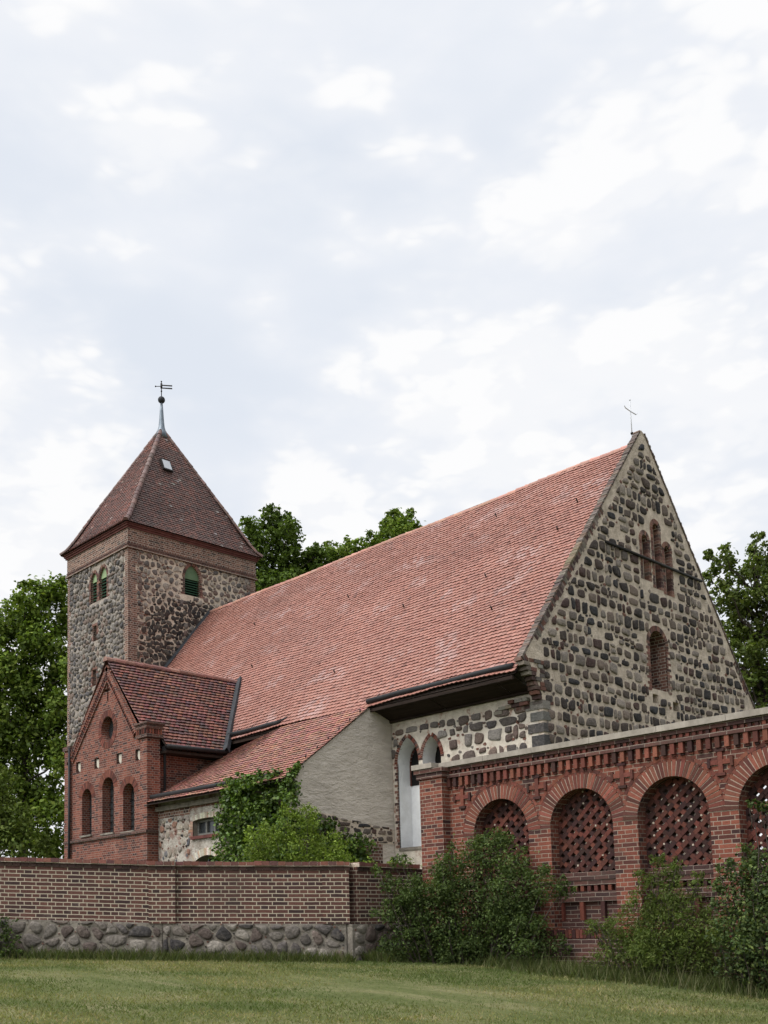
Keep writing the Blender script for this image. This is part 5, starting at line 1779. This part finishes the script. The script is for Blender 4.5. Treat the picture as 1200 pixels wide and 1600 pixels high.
# ================================================================== SHRUBS
def shrub(name, label, cat, clumps, pal, leaf, per, seed, ground, mat='leaf', aspect=0.5, group=None, stems=True, squash=0.9, upward=0.5, shell=0.3, sprigs=6, droop=0.0, sp=(0.2, 0.4)):
    rnd = random.Random(seed)
    bx = sum(c[0] for c in clumps) / len(clumps); by = sum(c[1] for c in clumps) / len(clumps)
    t = thing(name, label, cat, (bx, by, ground), group)
    small = []
    for (x, y, z, r) in clumps:
        for k in range(sprigs):
            d_ = Vector((rnd.gauss(0, 1), rnd.gauss(0, 1), rnd.gauss(0.3, 0.9))).normalized()
            s = rnd.uniform(0.9, 1.25)
            small.append((x + d_.x * r * s, y + d_.y * r * s, z + d_.z * r * s * 0.9, r * rnd.uniform(*sp)))
    leaves('foliage', list(clumps) + small, per, leaf, pal, mat, t, seed=seed, aspect=aspect, squash=squash, upward=upward, shell=shell, droop=droop)
    if stems:
        mb = MB()
        for k, (x, y, z, r) in enumerate(clumps):
            limb(mb, (bx + (x - bx) * 0.55 + rnd.uniform(-0.12, 0.12), by + (y - by) * 0.55, ground), (x, y, z), 0.016, 0.005, rnd, 4, 0.04)
        for (x, y, z, r) in small[::3]:
            c = clumps[rnd.randrange(len(clumps))]
            limb(mb, (bx + (x - bx) * 0.85, by + (y - by) * 0.85, z - r - 0.25), (x, y, z), 0.007, 0.003, rnd, 3, 0.02)
        mb.build('stem', t)
    return t


big_c = [(-11.35, 11.85, 0.28, 0.34), (-11.25, 12.05, -0.10, 0.42), (-10.98, 12.3, 0.60, 0.34), (-10.5, 12.45, -0.6, 0.42), (-11.0, 12.25, -0.5, 0.42), (-10.0, 12.5, 0.05, 0.40), (-11.6, 11.5, 0.1, 0.24), (-10.43, 12.48, 0.96, 0.4), (-10.72, 12.2, 0.87, 0.25), (-9.95, 12.51, 0.78, 0.34), (-10.9, 12.09, 0.43, 0.4), (-11.32, 11.66, 0.45, 0.3), (-11.52, 11.44, 0.51, 0.18), (-11.21, 11.82, 0.14, 0.4), (-10.63, 12.38, 0.32, 0.5), (-9.94, 12.47, 0.3, 0.44), (-9.38, 12.53, 0.42, 0.29), (-9.07, 12.58, 0.36, 0.17), (-10.2, 12.45, -0.09, 0.49), (-10.96, 12.12, -0.16, 0.5), (-11.32, 11.77, -0.25, 0.35), (-11.55, 11.56, -0.44, 0.28), (-10.71, 12.42, -0.47, 0.45), (-9.74, 12.47, -0.38, 0.43), (-10.93, 11.99, 0.83, 0.18), (-11.64, 11.28, 0.76, 0.1), (-9.33, 12.55, -0.48, 0.24), (-11.38, 11.53, 0.9, 0.14), (-11.14, 12.0, -0.56, 0.3), (-10.33, 12.54, 1.21, 0.18), (-10.52, 12.37, 1.13, 0.16)]
S1 = [(0.048, 0.075, 0.020), (0.062, 0.094, 0.025), (0.078, 0.112, 0.030), (0.036, 0.056, 0.017), (0.092, 0.122, 0.036)]
shrub('bush', 'large spreading green bush in front of the first two arches', 'bush', big_c, S1, 0.046, 7500, 301, -0.75)
wil = [(-7.45, 12.52, 0.66, 0.12), (-7.2, 12.5, 0.55, 0.14), (-7.6, 12.45, 0.42, 0.16), (-7.34, 12.52, 0.46, 0.17), (-7.24, 12.49, 0.2, 0.24), (-7.54, 12.48, 0.04, 0.26), (-7.06, 12.46, -0.06, 0.3), (-7.73, 12.44, -0.22, 0.35), (-8.08, 12.34, -0.3, 0.25), (-7.33, 12.4, -0.39, 0.43), (-6.88, 12.44, -0.31, 0.33), (-7.84, 12.42, -0.56, 0.39), (-8.17, 12.3, -0.65, 0.26), (-7.27, 12.42, -0.73, 0.38), (-8.25, 12.15, -0.2, 0.13), (-6.82, 12.46, -0.64, 0.29), (-6.89, 12.54, 0.36, 0.12)]
S2 = [(0.085, 0.120, 0.026), (0.105, 0.140, 0.032), (0.066, 0.096, 0.022), (0.125, 0.155, 0.040)]
shrub('bush', 'feathery fine leaved bush in front of the third arch', 'bush', wil, S2 , 0.052, 8000, 302, -0.95, aspect=0.26, upward=0.2, shell=0.15, sprigs=9)
ros = [(-5.91, 12.2, 0.59, 0.2), (-6.26, 12.21, 0.49, 0.14), (-5.74, 12.14, 0.3, 0.31), (-6.17, 12.16, 0.16, 0.28), (-5.84, 12.12, -0.08, 0.35), (-6.28, 12.16, -0.23, 0.28), (-5.94, 12.12, -0.47, 0.35), (-6.24, 12.17, -0.7, 0.25), (-5.86, 12.16, -0.77, 0.27), (-6.39, 12.1, 0.29, 0.11), (-5.4, 12.06, 0.14, 0.45), (-5.44, 12.06, -0.46, 0.45), (-5.0, 12.05, 0.2, 0.4), (-5.8, 11.98, 1.27, 0.05), (-5.72, 12.07, 1.23, 0.06), (-5.62, 12.12, 1.19, 0.09), (-5.45, 12.15, 1.0, 0.12), (-5.3, 12.15, 0.75, 0.2)]
S3 = [(0.045, 0.070, 0.022), (0.060, 0.090, 0.028), (0.036, 0.056, 0.020), (0.078, 0.105, 0.034), (0.12, 0.15, 0.045)]
shrub('bush', 'rounded broad leaved bush at the right edge before the last arch', 'bush', ros, S3, 0.046, 7500, 303, -1.05, aspect=0.66)
elder = [(-16.67, 14.3, 2.02, 0.42), (-17.27, 13.74, 1.63, 0.42), (-16.33, 14.7, 1.55, 0.38), (-16.54, 14.38, 2.25, 0.25), (-17.15, 13.82, 1.75, 0.35), (-16.7, 14.3, 1.5, 0.5), (-16.2, 14.75, 1.2, 0.45), (-17.2, 13.8, 1.2, 0.45), (-16.05, 14.95, 1.15, 0.22)]
elder = [(x - 0.20, y - 0.20, z, r) for x, y, z, r in elder]
S4 = [(0.125, 0.180, 0.027), (0.155, 0.215, 0.034), (0.100, 0.150, 0.024), (0.185, 0.235, 0.044)]
shrub('bush', 'bright light green bush behind the low brick wall', 'bush', elder, S4, 0.065, 2600, 304, 0.5, sprigs=8)
rndv = random.Random(5)
ivy = []
for k in range(95):                                  # on the south face of the lean-to
    x = rndv.uniform(-24.6, -21.5); z = rndv.uniform(0.9, 3.75)
    ivy.append((x, LY - 0.12 - rndv.uniform(0, 0.35) * (1.2 - z / 5), z, rndv.uniform(0.26, 0.42)))
for k in range(26):                                  # over the eaves and on to the tiles
    x = rndv.uniform(-24.2, -21.55); f = rndv.random()
    ivy.append((x, 17.40 + 0.45 * f * (x + 24.2) / 2.7, 3.84 + 0.30 * f * (x + 24.2) / 2.7 + rndv.uniform(-0.15, 0.1), rndv.uniform(0.16, 0.28)))
for k in range(5):                                   # a runner up the verge
    y = 17.7 + k * 0.075
    ivy.append((LX1 + 0.05, y, lean_z(LX1, y) + 0.02, 0.15 - 0.01 * k))
for k in range(90):                                  # on the plastered end
    y = rndv.uniform(17.2, 20.4)
    zt_ = 4.0 if y < 17.6 else (3.75 - (y - 17.6) * 1.6 if y < 18.1 else 2.95 - (y - 18.1) * 0.38)
    z = rndv.uniform(0.9, max(1.1, zt_))
    ivy.append((LX1 + 0.14 + rndv.uniform(0, 0.15), y, z, rndv.uniform(0.16, 0.30)))
S5 = [(0.056, 0.098, 0.018), (0.075, 0.128, 0.022), (0.098, 0.155, 0.028), (0.042, 0.074, 0.016), (0.14, 0.195, 0.04)]
shrub('climbing_ivy', 'thick dark green ivy climbing the corner of the lean-to', 'ivy', ivy, S5, 0.10, 900, 305, 0.5, mat='leaf_shiny', aspect=0.85, sprigs=2, upward=0.7, shell=0.45, stems=False)
# stems of the ivy
wd_ = [(-13.46, 13.39, 0.98, 0.12), (-13.71, 13.13, 1.02, 0.13), (-13.22, 13.64, 0.95, 0.13), (-13.0, 13.9, 0.92, 0.1), (-13.95, 12.9, 0.95, 0.14)]
shrub('weed', 'low green weeds showing over the short return of the low wall', 'weeds', wd_, S4, 0.045, 3000, 306, 0.5, sprigs=7)
wl_ = [(-15.75, 7.1, 0.13, 0.16), (-15.88, 7.0, -0.10, 0.24), (-15.62, 7.22, -0.12, 0.12), (-15.9, 6.9, 0.30, 0.18), (-15.62, 7.28, -0.36, 0.12), (-15.78, 7.1, -0.34, 0.2), (-16.1, 6.8, -0.1, 0.3)]
shrub('weed', 'dark weeds growing against the left end of the low wall', 'weeds', wl_, S1, 0.05, 2600, 307, -0.42, sprigs=8)


# ================================================================== GRASS
def blades(name, P, hmin, hmax, wdt, pal, lean, seed, stripes=None):
    rng = np.random.default_rng(seed)
    n = len(P)
    a = rng.random(n) * 2 * math.pi
    h = hmin + (hmax - hmin) * rng.random(n)
    side = np.stack([np.cos(a), np.sin(a), np.zeros(n)], 1) * (wdt * (0.6 + 0.8 * rng.random(n)))[:, None]
    b = rng.random(n) * 2 * math.pi
    tip = np.stack([np.cos(b) * lean * h, np.sin(b) * lean * h, h], 1) * (0.5 + 0.7 * rng.random(n))[:, None]
    V = np.empty((n, 3, 3)); V[:, 0] = P - side; V[:, 1] = P + side; V[:, 2] = P + tip
    pal = np.array(pal)
    C = pal[rng.integers(0, len(pal), n)] * (0.7 + 0.6 * rng.random(n))[:, None]
    if stripes is not None:
        C = C * stripes[:, None] if stripes.ndim == 1 else C * stripes
    return mesh_np(name, V.reshape(-1, 3), np.arange(n * 3).reshape(n, 3), C, 'grass')


def lawn_points(n, r0, r1, seed):
    rng = np.random.default_rng(seed)
    # area in front of the walls, a little wider than the view
    ang = rng.uniform(-0.52, 0.52, n) + math.atan2(fw.y, fw.x)
    r = np.sqrt(rng.uniform(r0 * r0, r1 * r1, n))
    x, y = r * np.cos(ang), r * np.sin(ang)
    # keep the near side of the walls
    s = (x - A0.x) * nA.x + (y - A0.y) * nA.y
    keep = (s > 0.12) & (y < 12.75) | ((s > 0.12) & (x < -12.0))
    keep &= ~((x > -12.0) & (y > 12.75))
    x, y = x[keep], y[keep]
    z = np.clip(-1.6 - 0.0685 * x + 0.0124 * y, -2.6, 0.25)
    return np.stack([x, y, z], 1)


P = lawn_points(150000, 8.5, 17.5, 1)
st = np.array([noise.noise(Vector(((p[0] + p[1]) * 0.33, (p[0] - p[1]) * 1.25, 0.3))) + 0.5 * noise.noise(Vector((p[0] * 1.1, p[1] * 1.1, 6))) for p in P])
dry = np.clip(0.42 + st * 1.1, 0, 1)[:, None]
tint = np.array([[0.85, 0.98, 0.80]]) * (1 - dry) + np.array([[2.2, 1.75, 2.1]]) * dry
struct(blades('lawn_grass', P, 0.015, 0.042, 0.006, [(0.088, 0.110, 0.033), (0.105, 0.126, 0.040), (0.072, 0.094, 0.028), (0.138, 0.137, 0.062)], 0.8, 2, tint), 'stuff', 'short mown grass of the lawn with drier yellowish stripes', 'grass')

# taller unmown grass along the foot of the walls and round the bushes
rng = np.random.default_rng(8)
Pt = []
n = 16000
u = rng.uniform(UL, LA + 0.2, n); o_ = np.abs(rng.normal(0, 0.16, n)) + 0.08
q = np.stack([A0.x + dA.x * u + nA.x * o_, A0.y + dA.y * u + nA.y * o_], 1); Pt.append(q)
n = 5000
u = rng.uniform(0, 1.6, n); o_ = np.abs(rng.normal(0, 0.25, n)) + 0.08
q = np.stack([B0.x + nB.x * o_, B0.y + dB.y * u], 1); Pt.append(q)
n = 26000
xx = rng.uniform(-12.0, -3.5, n); edge = 12.75 - np.abs(rng.normal(0, 0.22, n)) - rng.random(n) * np.clip((xx + 12.2) * 0.16, 0.05, 0.55)
Pt.append(np.stack([xx, edge], 1))
Pt = np.vstack(Pt)
z = np.clip(-1.6 - 0.0685 * Pt[:, 0] + 0.0124 * Pt[:, 1], -2.6, 0.25)
struct(blades('verge_grass', np.column_stack([Pt, z]), 0.05, 0.22, 0.007, [(0.062, 0.082, 0.022), (0.080, 0.102, 0.027), (0.050, 0.066, 0.020), (0.125, 0.125, 0.055)], 0.6, 9), 'stuff', 'tall dark unmown grass along the foot of the walls', 'grass')
# a few taller pale stalks
n = 260
xx = rng.uniform(-9.2, -4.2, n); yy = 12.2 - rng.random(n) * 0.45
z = -1.6 - 0.0685 * xx + 0.0124 * yy
struct(blades('seed_stalks', np.column_stack([xx, yy, z]), 0.25, 0.5, 0.005, [(0.16, 0.15, 0.08), (0.12, 0.13, 0.06)], 0.3, 10), 'stuff', 'thin pale grass stalks standing before the bushes', 'grass')
bpy.context.view_layer.update()
